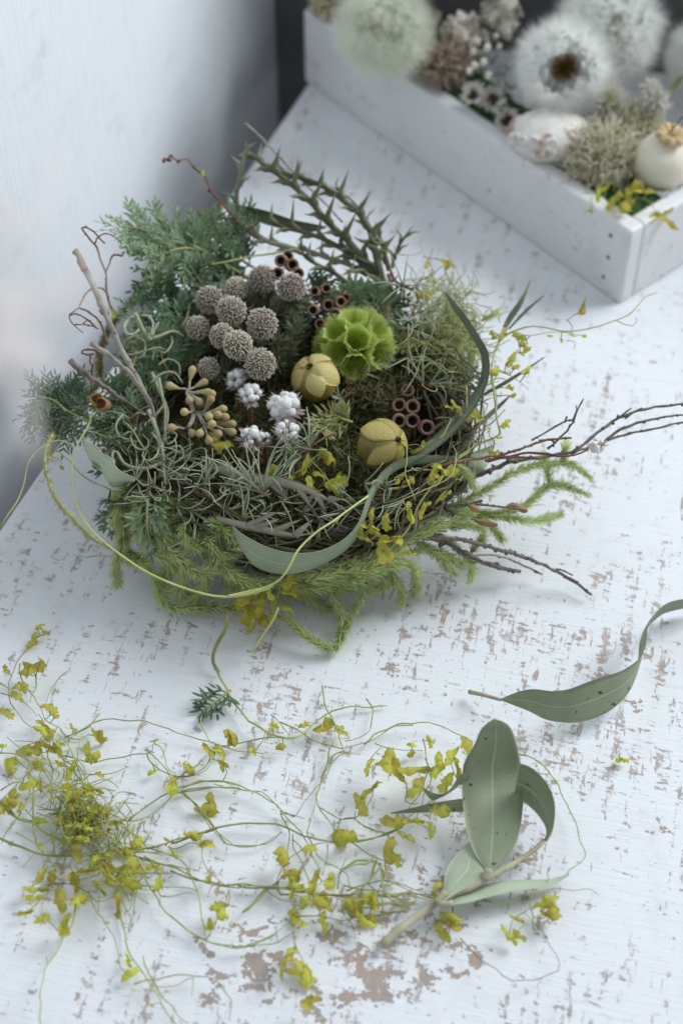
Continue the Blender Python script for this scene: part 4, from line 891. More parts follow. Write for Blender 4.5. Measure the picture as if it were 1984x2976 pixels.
# ================================================================== larger leaves
def edge_leaf(name, label, crop, le, re_, zl, zr, mat, bulge=.06, wav=0.0, n=34, m=8, group=None, thick=.0004):
    L = trace(crop, le, zl); R = trace(crop, re_, zr); mb = leaf_from_edges(MB(), L, R, n, m, bulge, thick, wav)
    return single(name, mb, M[mat], label, 'leaf', (L[0]+R[0])*.5, group)
edge_leaf('eucalyptus_leaf', 'pale green strap leaf curling along the front rim of the nest', 'A6',
    '150,545 185,580 250,620 330,660 420,690 520,702 620,695 720,660 810,600 870,520 900,430 930,340 990,250 1060,190 1150,155 1260,143 1385,150 1470,170',
    '160,600 205,690 260,765 340,805 430,822 520,815 620,785 720,735 800,680 855,610 892,530 925,440 960,360 1010,290 1080,232 1160,202 1260,190 1380,190 1465,185',
    [40, 42, 43, 44, 45, 47, 48, 48, 46, 44], [33, 31, 30, 31, 33, 38, 42, 43, 43, 42], 'euc_mid', .03)
edge_leaf('eucalyptus_leaf', 'broad pale leaf at the right of the nest, behind the vine', 'A6', '1240,430 1270,360 1320,270 1400,190 1480,140 1560,110 1640,80', '1240,430 1330,400 1400,330 1460,290 1530,250 1590,220 1640,80', [22, 30, 34], [20, 24, 30], 'euc_pale', .05)
edge_leaf('eucalyptus_leaf', 'pale curled leaf at the left side of the nest', 'A5', '395,360 440,390 500,430 560,480 590,530 640,560 715,610', '395,360 410,430 450,500 490,560 530,590 590,640 715,612', [50, 54, 52], [48, 42, 44], 'euc_pale', .08, .1)
edge_leaf('eucalyptus_leaf', 'grey green leaf tip hanging under the pale curled leaf', 'A5', '545,560 600,560 650,580 690,620', '545,600 560,650 610,660 690,622', [42, 44], [36, 38], 'euc', .05)
edge_leaf('eucalyptus_leaf', 'dark green leaf lying behind the spiky sprigs', 'A4', '-60,610 0,615 120,640 300,680 480,740 620,770 720,790', '-60,612 30,660 150,720 350,792 550,822 650,825 720,792', [62, 66, 62], [56, 58, 58], 'euc_dark', .05)
edge_leaf('strap_leaf', 'long dark strap leaf bowing round the right side of the nest', 'A7', '185,95 240,150 330,265 395,370 437,450 445,560 420,660 360,770 270,880 180,970 60,1060 -20,1120', '185,95 215,165 300,290 360,390 395,470 398,560 370,650 300,740 215,840 120,930 20,1010 -40,1080', [60, 62, 60, 56, 52, 48, 44], [58, 58, 54, 48, 44, 42, 40], 'strap', .06)
for lab, le, re_, z0, z1 in [('thin pointed blade rising right of the nest', '520,300 560,220 620,140 680,30', '545,305 590,240 640,160 680,30', [42, 60], [40, 58]),
        ('grey blade crossing behind the dark strap leaf', '180,500 280,520 400,565', '180,530 280,555 400,570', [44, 46], [42, 46]),
        ('second narrow blade pointing down beside the strap leaf', '185,580 205,680 235,760', '205,575 235,670 237,760', [46, 44], [46, 44]),
        ('narrow blade pointing right below the yellow vine leaves', '400,690 520,620 640,550 760,475', '405,705 530,640 650,560 760,477', [40, 52], [39, 51]),
        ('faint pale blade pointing up right of the nest', '550,310 650,200 760,115', '560,314 665,208 760,117', [40, 52], [39, 51]),
        ('low dark blade fanning right of the nest wall', '300,930 400,830 520,730 560,700', '320,940 420,850 530,745 560,702', [34, 42], [33, 41])]:
    edge_leaf('grass_blade', lab, 'A7', le, re_, z0, z1, 'strap', .05, n=16, m=4, group='narrow blades at the right of the nest')
# toothed taupe leaves in the front of the nest
def toothed(label, mid, z, hw, teeth, seed):
    rnd = random.Random(seed); p = smooth(trace('A6', mid, z), .001); mb = MB(); n = len(p); th = thing('toothed_leaf', label, 'leaf', p[0], 'toothed taupe leaves')
    leaf_along(mb, p, lambda t: hw*.001*max(.12, math.sin(math.pi*min(.98, t+.12))**.6), lambda t: (CAM-p[0]).normalized()+Vector((0, 0, .3)), 30, 4, bulge=.10, thick=.0004); part('blade', mb, M['taupe'], th)
    for (f, s, l) in teeth:
        q = p[int(f*(n-1))]; t = (p[min(n-1, int(f*(n-1))+3)]-q).normalized(); v = (CAM-q).normalized(); sd = t.cross(v).normalized()*s
        d = (t*.75+sd*.8).normalized(); m2 = MB(); pts = [q-t*.001, q+d*l*.0004, q+(d*.9+t*.2-v*.1)*l*.001]
        leaf_along(m2, pts, lambda u: .0014*(1-u)**.8+.00005, lambda u: v, 10, 4, bulge=.1, thick=.0004); part('lobe', m2, M['taupe'], th)
toothed('taupe toothed leaf arching across the front of the nest', '0,195 130,240 260,275 400,290 520,320 620,360 720,410 795,460', [42, 47, 47, 44], 1.9, [(.38, 1, 9), (.50, 1, 9), (.53, 1, 6), (.68, 1, 8), (.80, 1, 6), (.90, -1, 3)], 1)
toothed('taupe toothed leaf deeper in the front hollow of the nest', '60,500 200,540 320,565 430,590 520,600 640,580', [40, 41, 40], 1.3, [(.35, -1, 10), (.45, -1, 7), (.62, -1, 9), (.80, -1, 7)], 2)

# eucalyptus sprig on the table
es = thing('eucalyptus_sprig', 'eucalyptus sprig with broad grey green leaves lying on the white table', 'sprig', spot('B4', 540, 1215, 0)); sb = MB()
sb.tube(smooth(trace('B4', '215,1470 300,1390 420,1300 540,1212 640,1165 720,1140 800,1095 900,1040 1000,980 1080,925 1140,870', [3, 5, 7, 8, 9, 8, 9]), .002), lambda t: .00145*(1-.5*t)*(1+.06*math.sin(t*60)), 9)
sb.tube(smooth(trace('B4', '1000,985 1050,970 1085,975', [8, 8]), .002), lambda t: .0008*(1-.8*t), 6)
sb.tube(smooth(trace('B4', '800,1095 815,1060 825,1030', [9, 11]), .002), .0013, 7); sb.tube(smooth(trace('B4', '520,1228 550,1195 575,1160', [8, 9]), .002), .0011, 7); sb.tube(smooth(trace('B4', '530,1222 580,1235 620,1222', [8, 9]), .002), .001, 7)
part('stem', sb, M['euc_stem'], es)
def eleaf(le, re_, zl, zr, mat, **kw):
    part('leaf', leaf_from_edges(MB(), trace('B4', le, zl), trace('B4', re_, zr), 40, 10, **kw), M[mat], es)
eleaf('822,1075 805,1030 745,950 700,830 678,690 670,560 680,430 715,370 745,315 775,240 815,200 855,175', '828,1075 850,1045 920,980 985,870 1012,740 1020,600 1012,470 995,370 975,290 945,225 900,190 855,175', [9, 9, 10, 12, 17, 25, 35, 46], [9, 9, 11, 14, 19, 28, 38, 46], 'euc', bulge=.05, wav=.03)
eleaf('535,1230 565,1150 575,1060 610,985 665,920 740,850', '545,1235 640,1170 730,1130 800,1085 800,1040 740,850', [7, 7, 7, 7], [9, 9, 9, 8], 'euc_pale', bulge=.05)
eleaf('560,1235 680,1165 800,1120 950,1098 1100,1093 1200,1085 1280,1062', '560,1245 700,1225 830,1190 960,1160 1080,1145 1200,1120 1280,1070', [6, 5, 4, 3, 3], [8, 8, 7, 6, 5], 'euc_pale', bulge=.06)
eleaf('1140,880 1180,820 1198,740 1197,650 1165,560 1110,490 1050,445 1000,430', '1130,885 1150,840 1145,790 1100,720 1060,680 1020,650 990,640 960,640', [9, 14, 20, 25, 28, 28], [8, 9, 8, 7, 8, 10], 'euc', bulge=.05)
eleaf('1125,885 1155,850 1180,800 1195,720', '1140,890 1170,850 1190,800 1196,722', [8, 11, 16], [8, 10, 15], 'euc_pale', bulge=.05)
eleaf('700,480 660,495 625,545 590,590 530,605 470,580 430,555', '700,540 660,550 620,580 560,615 500,640 465,600 430,555', [18, 14, 10, 8], [13, 9, 6, 7], 'euc', bulge=.06)
eleaf('720,625 600,640 480,662 380,685 265,713', '720,705 600,708 480,710 380,712 265,714', [12, 9, 5], [8, 5, 4], 'euc', bulge=.05)
cl = thing('eucalyptus_leaf', 'long grey green leaf twisting towards the right edge of the table', 'leaf', spot('B5', 520, 768, 0))
part('blade', leaf_from_edges(MB(), trace('B5', '505,766 600,725 700,706 800,718 900,708 1000,670 1100,635 1200,605 1290,550 1335,500 1357,430 1362,350 1390,290 1430,240 1490,200 1568,183 1640,180 1700,190', [8, 13, 16, 18, 18, 17, 17, 18, 18, 16, 12, 8]),
     trace('B5', '505,770 590,803 680,838 760,880 850,899 960,900 1080,866 1170,812 1250,730 1292,640 1308,530 1315,450 1345,365 1395,310 1460,265 1568,238 1640,225 1700,195', [8, 8, 7, 6, 6, 7, 8, 7, 5, 4, 3, 6]), 60, 8, .03), M['euc'], cl)
sb = MB(); sb.tube(smooth(trace('B5', '325,722 400,738 460,755 510,768', [3, 6, 8]), .002), lambda t: .0007*(1.15-.4*t), 8); part('stalk', sb, M['euc_stem'], cl)

# ================================================================== clubmoss, fronds, twigs round the nest
clubmoss('upper clubmoss spray reaching furthest right of the nest', [('A7', '100,1400 340,1290 480,1210 600,1140 720,1105 840,1095 940,1110 1035,1180', [25, 32, 36, 36, 30]), ('A7', '860,1095 880,1040 890,990', [34, 40])], 1)
clubmoss('forked clubmoss spray below the furthest reaching one', [('A7', '300,1400 430,1400 560,1370 660,1330 740,1260 800,1220 900,1230 1010,1275', [20, 26, 28, 24]), ('A7', '790,1220 780,1130 760,1050', [28, 36])], 2)
clubmoss('clubmoss spray with a dark upturned tip, low at the right', [('A7', '150,1400 280,1370 400,1380 560,1410 700,1430 790,1410 865,1390', [20, 22, 20, 16]), ('A7', '430,1450 480,1490 520,1540', [16, 10]), ('A7', '250,1100 310,1160 350,1230', [44, 34])], 3)
clubmoss('clubmoss spray drooping to the table under the dark broom twigs', [('A7', '0,1530 100,1600 180,1670 240,1740', [24, 18, 10]), ('A7', '120,1500 220,1560 300,1640 340,1700 335,1780', [22, 16, 6]), ('A7', '330,1620 380,1560 410,1520', [14, 20])], 4)
clubmoss('thick clubmoss spray along the front wall under the strap leaf', [('A6', '440,850 540,825 620,805 760,765 900,740 1050,690 1150,620 1240,560 1340,510', [22, 24, 28, 30]), ('A6', '640,880 760,850 860,850 1000,790 1120,760 1200,800', [18, 22, 20]), ('A6', '560,860 700,830 830,800 960,760', [22, 26]), ('A6', '820,820 920,790 1040,740 1130,700', [24, 28])], 5, nl=.0047)
clubmoss('clubmoss ends hanging below the right front of the nest', [('A6', '1040,780 1070,850 1100,900 1110,1000', [18, 4]), ('A6', '1180,780 1200,870 1185,940', [18, 4]), ('A6', '960,800 1010,850 1020,890', [20, 10])], 6)
clubmoss('clubmoss loop trailing on the table in front of the nest', [('A6', '900,860 880,960 830,1050 780,1150 735,1255', [14, 5, 3]), ('A6', '735,1255 640,1220 540,1150 460,1080', [3, 6, 10]), ('A6', '690,860 740,980 770,1050 760,1170', [16, 8, 3])], 7)
clubmoss('upright pale clubmoss strand at the left front of the nest', [('A5', '720,760 660,840 645,950 620,1060 600,1170 610,1250', [30, 28, 20, 8]), ('A5', '700,760 720,840 690,920', [32, 26])], 8, nl=.0047)
clubmoss('v shaped clubmoss spray at the left front of the nest', [('A5', '860,930 920,1040 1000,1110 1080,1170 1160,1170 1230,1110 1330,1060', [30, 26, 24, 28]), ('A5', '990,1110 1010,1200 990,1290', [22, 10])], 9, nl=.0047)
clubmoss('clubmoss strand curving under the left front of the nest', [('A5', '690,1050 800,1160 850,1240 870,1330 950,1390 1060,1410', [16, 8, 4]), ('A5', '890,1290 960,1290 1040,1330', [10, 5]), ('A5', '1040,1390 1180,1390 1320,1400', [6, 8]), ('A5', '640,1040 720,1100 790,1120', [18, 16])], 10, nl=.0047)
clubmoss('curled olive clubmoss tip in the left front of the nest', [('A5', '1060,1030 1120,1000 1200,960 1240,895 1190,880', [26, 30, 36]), ('A5', '1000,1050 1110,960 1150,900', [24, 32]), ('A5', '880,880 1000,810 1090,790', [32, 34])], 11, nl=.0047)
clubmoss('mossy strand behind the left of the nest', [('A3', '1100,1000 900,1010 780,1060 720,1110', [50, 46, 40]), ('A3', '1000,990 1050,1040 1090,1120', [52, 50])], 12, mat='lyco_dull', nl=.0022)
clubmoss('blurred olive hairy stalk bowing left of the nest', [('C4', '400,1470 355,1580 345,1700 380,1860 450,2000 560,2120 680,2240 850,2345', [70, 80, 80, 70, 50, 25])], 13, mat='lyco_dull', dens=5200, nl=.0022, name='hairy_stalk')
clubmoss('yellow green moss strand at the left edge of the nest', [('A3', '900,860 800,1000 700,1120 600,1240 540,1400 520,1600 400,1700', [40, 38, 36, 34])], 14, mat='lyco_dull', nl=.003)
clubmoss('pale moss band round the right back of the nest', [('A2', '1150,460 1250,560 1290,700 1240,850 1180,1000', [30, 32, 34]), ('A2', '1340,520 1440,470', [28, 32])], 15, mat='lyco', nl=.003)

fronds('largest grey green feathery frond at the back left of the nest', [('A3', '1480,900 1300,790 1100,680 900,620 720,575 600,600', [50, 62, 72, 78]), ('A3', '1300,800 1180,730 1050,720 900,780 830,860', [54, 66, 64]), ('A3', '1380,860 1280,720 1210,620 1170,540', [54, 62, 68]), ('A3', '1050,680 930,670 760,690', [62, 70])], 1, every=.0040)
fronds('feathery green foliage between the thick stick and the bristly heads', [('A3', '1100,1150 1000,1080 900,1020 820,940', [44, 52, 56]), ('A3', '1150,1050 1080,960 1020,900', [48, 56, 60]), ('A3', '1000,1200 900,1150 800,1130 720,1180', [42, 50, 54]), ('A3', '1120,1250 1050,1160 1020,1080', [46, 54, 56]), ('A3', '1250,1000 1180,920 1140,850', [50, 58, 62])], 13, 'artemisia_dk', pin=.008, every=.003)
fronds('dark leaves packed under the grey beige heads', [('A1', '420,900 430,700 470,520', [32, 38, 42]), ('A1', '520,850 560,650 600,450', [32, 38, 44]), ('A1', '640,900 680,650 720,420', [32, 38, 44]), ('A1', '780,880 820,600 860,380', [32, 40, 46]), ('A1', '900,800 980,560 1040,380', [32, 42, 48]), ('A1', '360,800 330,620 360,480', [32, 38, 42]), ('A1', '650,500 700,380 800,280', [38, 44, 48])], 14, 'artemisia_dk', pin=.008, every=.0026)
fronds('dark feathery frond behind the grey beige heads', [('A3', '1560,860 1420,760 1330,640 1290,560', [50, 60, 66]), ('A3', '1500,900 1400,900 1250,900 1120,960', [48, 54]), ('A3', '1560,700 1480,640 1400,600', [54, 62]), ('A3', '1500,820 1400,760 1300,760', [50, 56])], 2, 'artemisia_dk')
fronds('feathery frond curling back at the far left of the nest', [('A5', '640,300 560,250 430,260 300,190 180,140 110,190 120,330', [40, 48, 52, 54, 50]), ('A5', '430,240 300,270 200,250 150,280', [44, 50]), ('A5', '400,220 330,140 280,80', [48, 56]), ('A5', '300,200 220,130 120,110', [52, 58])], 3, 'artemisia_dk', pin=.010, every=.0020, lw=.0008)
fronds('small silver green frond beside the tan husk', [('A5', '660,260 600,290 540,360', [44, 48]), ('A5', '640,300 570,340 510,330', [42, 46])], 4, pin=.006)
fronds('blue green frond hanging down the left front of the nest', [('A5', '800,680 790,780 790,900 820,1040', [38, 40, 36, 26]), ('A5', '840,700 830,820 760,900', [38, 38, 32])], 5, pin=.004)
fronds('dark green frond low at the left front', [('A5', '520,745 590,730 680,700', [26, 34]), ('A5', '700,700 640,800 560,910', [30, 22])], 6, 'artemisia_dk', pin=.006)
fronds('feathery green foliage inside the left of the nest', [('A3', '1150,1500 1080,1350 1050,1250', [42, 50]), ('A3', '1000,1600 900,1500 800,1420', [40, 48]), ('A3', '1050,1450 950,1380 870,1300', [44, 50]), ('A1', '200,1100 150,900 120,700', [40, 52]), ('A1', '330,1000 300,850 310,700', [42, 54]), ('A1', '150,1250 80,1150 30,1000', [40, 46])], 7, pin=.008)
fronds('feathery fragment tucked behind the dark gumnuts', [('A2', '560,460 480,400 440,340', [48, 54]), ('A2', '650,480 600,400 560,330', [46, 54]), ('A2', '720,560 690,460 640,400', [46, 52])], 8, 'artemisia', pin=.007)
fronds('small mossy green frond in front of the lime seed head', [('A2', '500,1180 440,1160 380,1130', [40, 44]), ('A2', '420,1150 330,1180 300,1240', [40, 42]), ('A2', '760,700 850,660 900,640', [46, 50])], 9, 'lyco_dull', pin=.0026, lw=.0008)
clubmoss('bright clubmoss tuft at the lower left front of the nest', [('A5', '900,1000 820,960 760,900', [22, 26, 30]), ('A5', '950,1080 900,1180 860,1280', [18, 10, 5]), ('A5', '1150,1190 1120,1290 1050,1350', [18, 10, 5]), ('A5', '1250,1130 1300,1200 1290,1300', [20, 12, 6]), ('A5', '700,900 660,1000 680,1120', [26, 20, 12])], 16, nl=.0047)
clubmoss('shaded clubmoss tangle under the strap leaf', [('A6', '60,720 120,800 220,860 330,880', [26, 22, 18]), ('A6', '330,840 450,880 560,900 700,890', [18, 16, 16]), ('A6', '120,860 240,920 400,930 560,950', [12, 8, 8]), ('A6', '540,900 620,980 700,1030', [12, 6, 4]), ('A6', '620,880 800,900 940,860', [14, 12, 14]), ('A6', '860,900 960,900 1060,860', [10, 8, 12])], 17, nl=.0047)
clubmoss('clubmoss strands along the right wall of the nest', [('A6', '1200,620 1300,560 1420,520 1520,470', [28, 30, 30]), ('A6', '1150,700 1260,680 1380,720 1460,780', [22, 20, 12]), ('A6', '1380,560 1470,540 1568,560', [26, 26, 22])], 18)
clubmoss('mossy green collar round the back left of the nest', [('A3', '1250,950 1100,1050 1000,1150 900,1250', [44, 42, 40]), ('A3', '760,1300 720,1450 700,1600 720,1750', [38, 36, 36]), ('A3', '900,1150 820,1280 780,1420', [42, 40, 38])], 19, mat='lyco_dull', nl=.0036)
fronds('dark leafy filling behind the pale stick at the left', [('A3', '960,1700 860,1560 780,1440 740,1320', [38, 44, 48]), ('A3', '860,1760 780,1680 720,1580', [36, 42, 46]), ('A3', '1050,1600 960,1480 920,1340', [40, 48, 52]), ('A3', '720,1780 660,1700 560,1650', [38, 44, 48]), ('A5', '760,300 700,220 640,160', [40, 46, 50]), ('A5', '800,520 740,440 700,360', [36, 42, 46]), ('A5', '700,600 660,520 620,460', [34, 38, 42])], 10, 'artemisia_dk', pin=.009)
clubmoss('fluffy light green clubmoss covering the left front wall', [('A5', '780,720 740,800 730,900 760,990', [36, 36, 30, 24]), ('A5', '900,760 880,850 900,940 960,1010', [36, 34, 30, 26]), ('A5', '1040,860 1010,930 1040,1000 1110,1040', [34, 32, 28, 26]), ('A5', '1160,960 1200,1040 1260,1060 1340,1030', [30, 28, 28, 30]), ('A5', '640,760 600,850 620,950', [32, 28, 22]), ('A5', '820,1060 900,1090 960,1160', [22, 18, 14]), ('A5', '1240,900 1290,960 1330,1040', [34, 32, 28])], 20, nl=.0047)
clubmoss('fine light green clubmoss under the pale leaf at the left', [('A5', '700,660 640,690 590,740', [34, 34, 30]), ('A5', '760,740 690,740 620,790', [34, 32, 26])], 21, nl=.0047)
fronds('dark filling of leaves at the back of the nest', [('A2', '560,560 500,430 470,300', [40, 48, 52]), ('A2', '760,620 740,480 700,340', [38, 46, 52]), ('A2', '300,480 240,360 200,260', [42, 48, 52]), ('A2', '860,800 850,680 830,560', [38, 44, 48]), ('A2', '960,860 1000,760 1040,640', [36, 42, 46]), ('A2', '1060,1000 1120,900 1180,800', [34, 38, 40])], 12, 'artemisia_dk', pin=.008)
clubmoss('feathery green moss strands over the front left rim', [('A5', '980,700 1040,760 1120,790', [36, 36, 34]), ('A5', '860,700 900,740 980,760', [38, 37, 35]), ('A6', '60,560 140,600 200,650', [32, 31, 29]), ('A6', '0,620 80,660 160,720', [28, 27, 25]), ('A6', '-40,700 40,760 120,800', [24, 22, 20])], 22, nl=.0042)
fb = thing('leaf_fragment', 'tiny dark green feathery leaf scrap lying in front of the nest', 'leaf', spot('B1', 1500, 570, 0)); nb, sb = MB(), MB(); frond(nb, sb, trace('B1', '1500,575 1440,620 1385,665 1320,708', [3, 4, 2]), random.Random(5), .0034, .0022, .0011, 0, Vector((0, 0, 1))); part('rib', sb, M['vine'], fb); part('lobes', nb, M['artemisia_dk'], fb, 'stuff')

spiky('two long dark spiky stems arching at the back of the nest', [('A4', '1110,1180 1085,1060 1050,920 1030,830 960,710 880,640 780,560 680,500 560,455 440,420 325,365', [48, 56, 62, 68, 72, 74, 74], 1.15), ('A4', '1080,1150 1000,1040 930,960 850,870 760,790 700,730 640,650 560,570 480,500 390,430 300,370 190,280', [48, 55, 62, 68, 74, 78, 80], 1.25), ('A4', '1200,1560 1150,1440 1105,1300 1095,1180', [46, 50, 52], 1.4), ('A4', '1160,1100 1120,950 1080,820', [50, 56, 60], .8)], 1)
spiky('grey green spiky stem pointing left below the dark pair', [('A4', '1090,1180 1030,1110 900,990 780,920 680,870 560,830 440,800 350,770', [46, 52, 58, 62, 66], 1.0)], 2, L=(.007, .012))
spiky('lower spiky stem reaching over the gumnuts', [('A4', '1110,1480 1060,1370 1000,1280 900,1210 780,1120 680,1070 580,1010 545,960', [42, 48, 54, 58, 62], .9), ('A4', '1060,1380 960,1290 850,1280', [46, 52], .6)], 3, L=(.007, .012))
spiky('pale spiky shoot standing upright at the back of the nest', [('A4', '110,720 95,640 90,560 110,470 130,370 148,255', [56, 68, 84], .9)], 4, mat='spiky_pale', gap=.006, L=(.006, .009))
spiky('whitish spiky stem lying behind the gumnuts', [('A4', '1010,1130 860,1050 720,1010 600,960 480,940', [48, 52, 56], .9), ('A4', '520,960 400,920 300,890 200,820 100,740', [56, 60, 62], .9)], 5, mat='spiky_pale')
spiky('small dark spiky tip at the upper right of the nest', [('A4', '1180,1080 1200,1000 1230,920 1290,835', [48, 54, 60], .6), ('A4', '1150,900 1050,900 980,720 900,610 790,530', [58, 62, 66], .5)], 6, gap=.008)

G = 'broom twigs fanning right of the nest'
twig('three long dark broom twigs leaving the frame at the right', [('A7', '210,1265 340,1180 500,1110 600,1080 800,1050 930,1030', [26, 34, 40], .9, .6), ('A7', '930,1030 1040,940 1160,850 1270,800 1410,765 1568,750 1640,745', [40, 46, 50], .6, .4), ('A7', '1160,850 1220,810 1270,770', [44, 48], .4, .3), ('A7', '1120,960 1200,900 1300,860 1420,830 1568,810 1640,800', [42, 46, 48], .5, .35), ('A7', '930,1030 1130,960 1260,920 1400,890 1568,855 1640,845', [40, 44, 46], .5, .35), ('A7', '1230,835 1290,790 1330,770', [45, 50], .35, .25)], 31, 'bark', .5, G)
th, _ = twig('reddish twig with tiny buds above the clubmoss', [('A7', '150,1110 230,1090 400,1060 520,1040 650,1000 780,955 920,945', [44, 48, 52], .6, .35), ('A7', '730,960 800,955 830,975', [50, 51], .35, .3), ('A7', '420,1080 520,1060 690,1060 740,1060', [46, 48], .5, .4)], 32, 'bark_red', .8, G)
th, _ = twig('twig ending in a small white and mauve flower head', [('A7', '430,1085 560,1050 700,1030 850,1050 940,1045 1020,1015', [42, 46, 46], .5, .35)], 33, 'bark_red', .5, G)
fl_ = MB(); rnd = random.Random(6); c0 = spot('A7', 1065, 990, 46)
for k in range(26): fl_.ball(c0+rv(rnd)*size('A7', 38, c0), size('A7', rnd.uniform(9, 15), c0), 7, 5, (1, 1, 1), None, .15, 0, rnd)
part('florets', fl_, M['white_wool'], th, 'stuff'); bb = MB()
for k in range(14): bb.blade(c0+Vector((.0015, 0, 0)), (rv(rnd)*.8+Vector((.7, -.2, 0))).normalized(), .003, .0008, rv(rnd), .2)
part('bracts', bb, M['pink_bract'], th, 'stuff')
twig('forked dry twig pointing up above the white flower head', [('A7', '780,1010 870,930 930,850 960,770 990,715', [44, 54, 62], .45, .25), ('A7', '690,960 790,900 880,850 930,840', [44, 54], .35, .3), ('A7', '880,850 895,820', [54, 58], .4, .2), ('A7', '925,850 945,800 950,760', [55, 60], .4, .2)], 34, 'bark', .5, G)
twig('dark rough broom twig pointing at the table, nearest the front', [('A7', '60,1520 200,1560 300,1620 380,1660 480,1690 620,1725', [26, 20, 12, 6], .9, .75)], 35, 'bark', 1.0, G)
twig('longest brown broom twig drooping to the right onto the table', [('A7', '80,1530 200,1530 300,1540 450,1580 600,1620 720,1670 820,1715 920,1770 1035,1860', [26, 28, 24, 16, 6, 3], .8, .5), ('A7', '830,1710 880,1720 930,1745', [10, 9], .35, .3), ('A7', '860,1740 910,1760 960,1785', [8, 7], .35, .3)], 36, 'bark', .9, G)
twig('thin tan broom twig between the two drooping ones', [('A7', '300,1600 350,1630 450,1625 560,1650 650,1690 750,1740', [18, 18, 8, 4], .55, .35)], 37, 'bark_pale', .7, G)
th, _ = twig('twig with tan spindle husks across the clubmoss', [('A7', '130,1340 280,1335 430,1335 540,1350 660,1365', [30, 36, 34], .45, .35), ('A7', '170,1350 300,1400 400,1435 490,1450', [28, 30, 26], .45, .35)], 38, 'bark', .6, G)
for s, z in (('540,1350 580,1340 640,1362', 34), ('600,1350 640,1362 665,1372', 33), ('360,1425 420,1440 490,1452', 28), ('320,1340 350,1352 380,1360', 35)):
    hb = MB(); hb.tube(smooth(trace('A7', s, z), .001), lambda t: .0004+.0009*math.sin(math.pi*t), 6); part('husk', hb, M['tan'], th)
twig('dark stem stubs poking out of the right side of the nest', [('A7', '40,1280 210,1270 320,1250', [24, 28], 1.2, .9), ('A6', '1290,430 1450,430 1568,400', [26, 28], .7, .5)], 39, 'bark', .3, G)
twig('grey wiry twigs lying across the front hollow', [('A6', '560,390 620,480 680,540 760,575 820,580', [42, 40, 38], .55, .45), ('A6', '640,440 700,500 770,550 830,570', [43, 40], .5, .4), ('A6', '520,380 700,400 900,390 1130,420 1280,430', [40, 38, 36], .5, .4), ('A6', '930,390 1040,395 1140,425', [38, 36], .45, .35), ('A6', '1250,605 1350,630 1470,700 1568,745', [26, 22], .6, .5)], 40, 'bark', .4)
# left sticks
th, _ = twig('thick pale cut stick with a red brown mark leaning out at the left', [('A3', '375,728 450,880 530,1050 620,1260 700,1420 800,1610 870,1740', [88, 82, 74, 66, 58, 48], 1.15, 1.0)], 41, 'bark_pale', .05, name='stick')
rb = MB(); rb.tube(smooth(trace('A3', '408,800 425,832 440,862', [86.2, 84.8]), .001), lambda t: .00122+.00005*math.sin(t*9), 9); part('red_brown_mark', rb, M['mark'], th)
twig('blurred pale fuzzy branch crossing the thick cut stick', [('C4', '700,780 800,850 900,930 1010,1040 1100,1160 1150,1270 1180,1380', [96, 90, 82, 72, 60, 52], .95, .6)], 42, 'bark_pale', 0)
twig('thin dark stick pointing left below the thick one', [('A3', '345,1455 480,1560 620,1660 720,1730 830,1800', [70, 62, 52, 46], .95, .7)], 43, 'bark', .1, name='stick')
twig('curly red brown wiry stem standing at the upper left', [('A3', '660,1180 605,1085 580,1000 575,880 545,800 520,720 500,690 450,630 422,590 450,582 500,610 540,655 565,685', [58, 66, 74, 82, 86, 88], .45, .3), ('A3', '505,692 520,655 550,632 590,622 640,650 685,690', [86, 90], .3, .2), ('A3', '575,875 600,820 620,770 645,762 680,768', [78, 84], .35, .45), ('A3', '595,1045 575,1000 545,978 500,975 450,1010 420,1060 400,1105 340,1150 345,1190 370,1220 430,1272', [70, 76, 78, 74], .38, .2), ('A3', '400,1105 450,1125 490,1150 540,1200 565,1260 590,1350', [74, 70, 62], .35, .4), ('A3', '345,1155 380,1145 420,1160 470,1190 520,1240', [74, 72], .3, .35), ('A3', '370,1215 420,1215 450,1190', [72, 72], .25, .2), ('A3', '430,1215 490,1225 530,1245', [70, 70], .25, .2)], 44, 'bark_red', .25)
twig('small looped brown stem below the curly red one', [('A3', '550,1390 490,1380 430,1385 420,1400 460,1412 500,1405', [62, 64], .4, .3), ('A3', '480,1410 475,1450 490,1480 530,1450', [62, 60], .35, .25), ('A3', '488,1482 485,1560 480,1680', [60, 50], .3, .3)], 45, 'bark_red', .2)
th, _ = twig('fine brown budded stem rising at the back of the nest', [('A3', '1568,660 1480,580 1390,500 1340,430 1260,340 1220,250 1160,200 1105,140 1050,150 1000,120 955,145', [60, 68, 78, 86, 90], .6, .25)], 46, 'bark_red', .3)
kb = MB()
for (x, y) in [(1250, 340), (1150, 190), (1050, 152), (1000, 118), (985, 142), (955, 146), (1385, 520)]: kb.ball(spot('A3', x, y, 86), .0007, 6, 5, (1, 1, 1.6), rv().to_track_quat('Z', 'Y'), .2)
part('buds', kb, M['bark_red'], th, 'stuff')
twig('straight fine twig crossing behind the spiky stems', [('A4', '155,65 230,135 300,210 400,310 480,400 600,520 720,640 830,760', [84, 82, 76, 68, 62], .4, .35)], 47, 'bark_pale', .15)
twig('thin straight straw lying across the back of the nest', [('A4', '-150,1070 0,1040 200,1000 360,975 540,965', [60, 62, 60], .4, .35)], 48, 'vine', 0, name='straw', cat='straw')
twig('reddish brown stem down the right of the spiky sprigs', [('A4', '1150,1130 1180,1250 1210,1420 1230,1600', [52, 50, 46, 42], .9, .9)], 49, 'bark_red', .1)
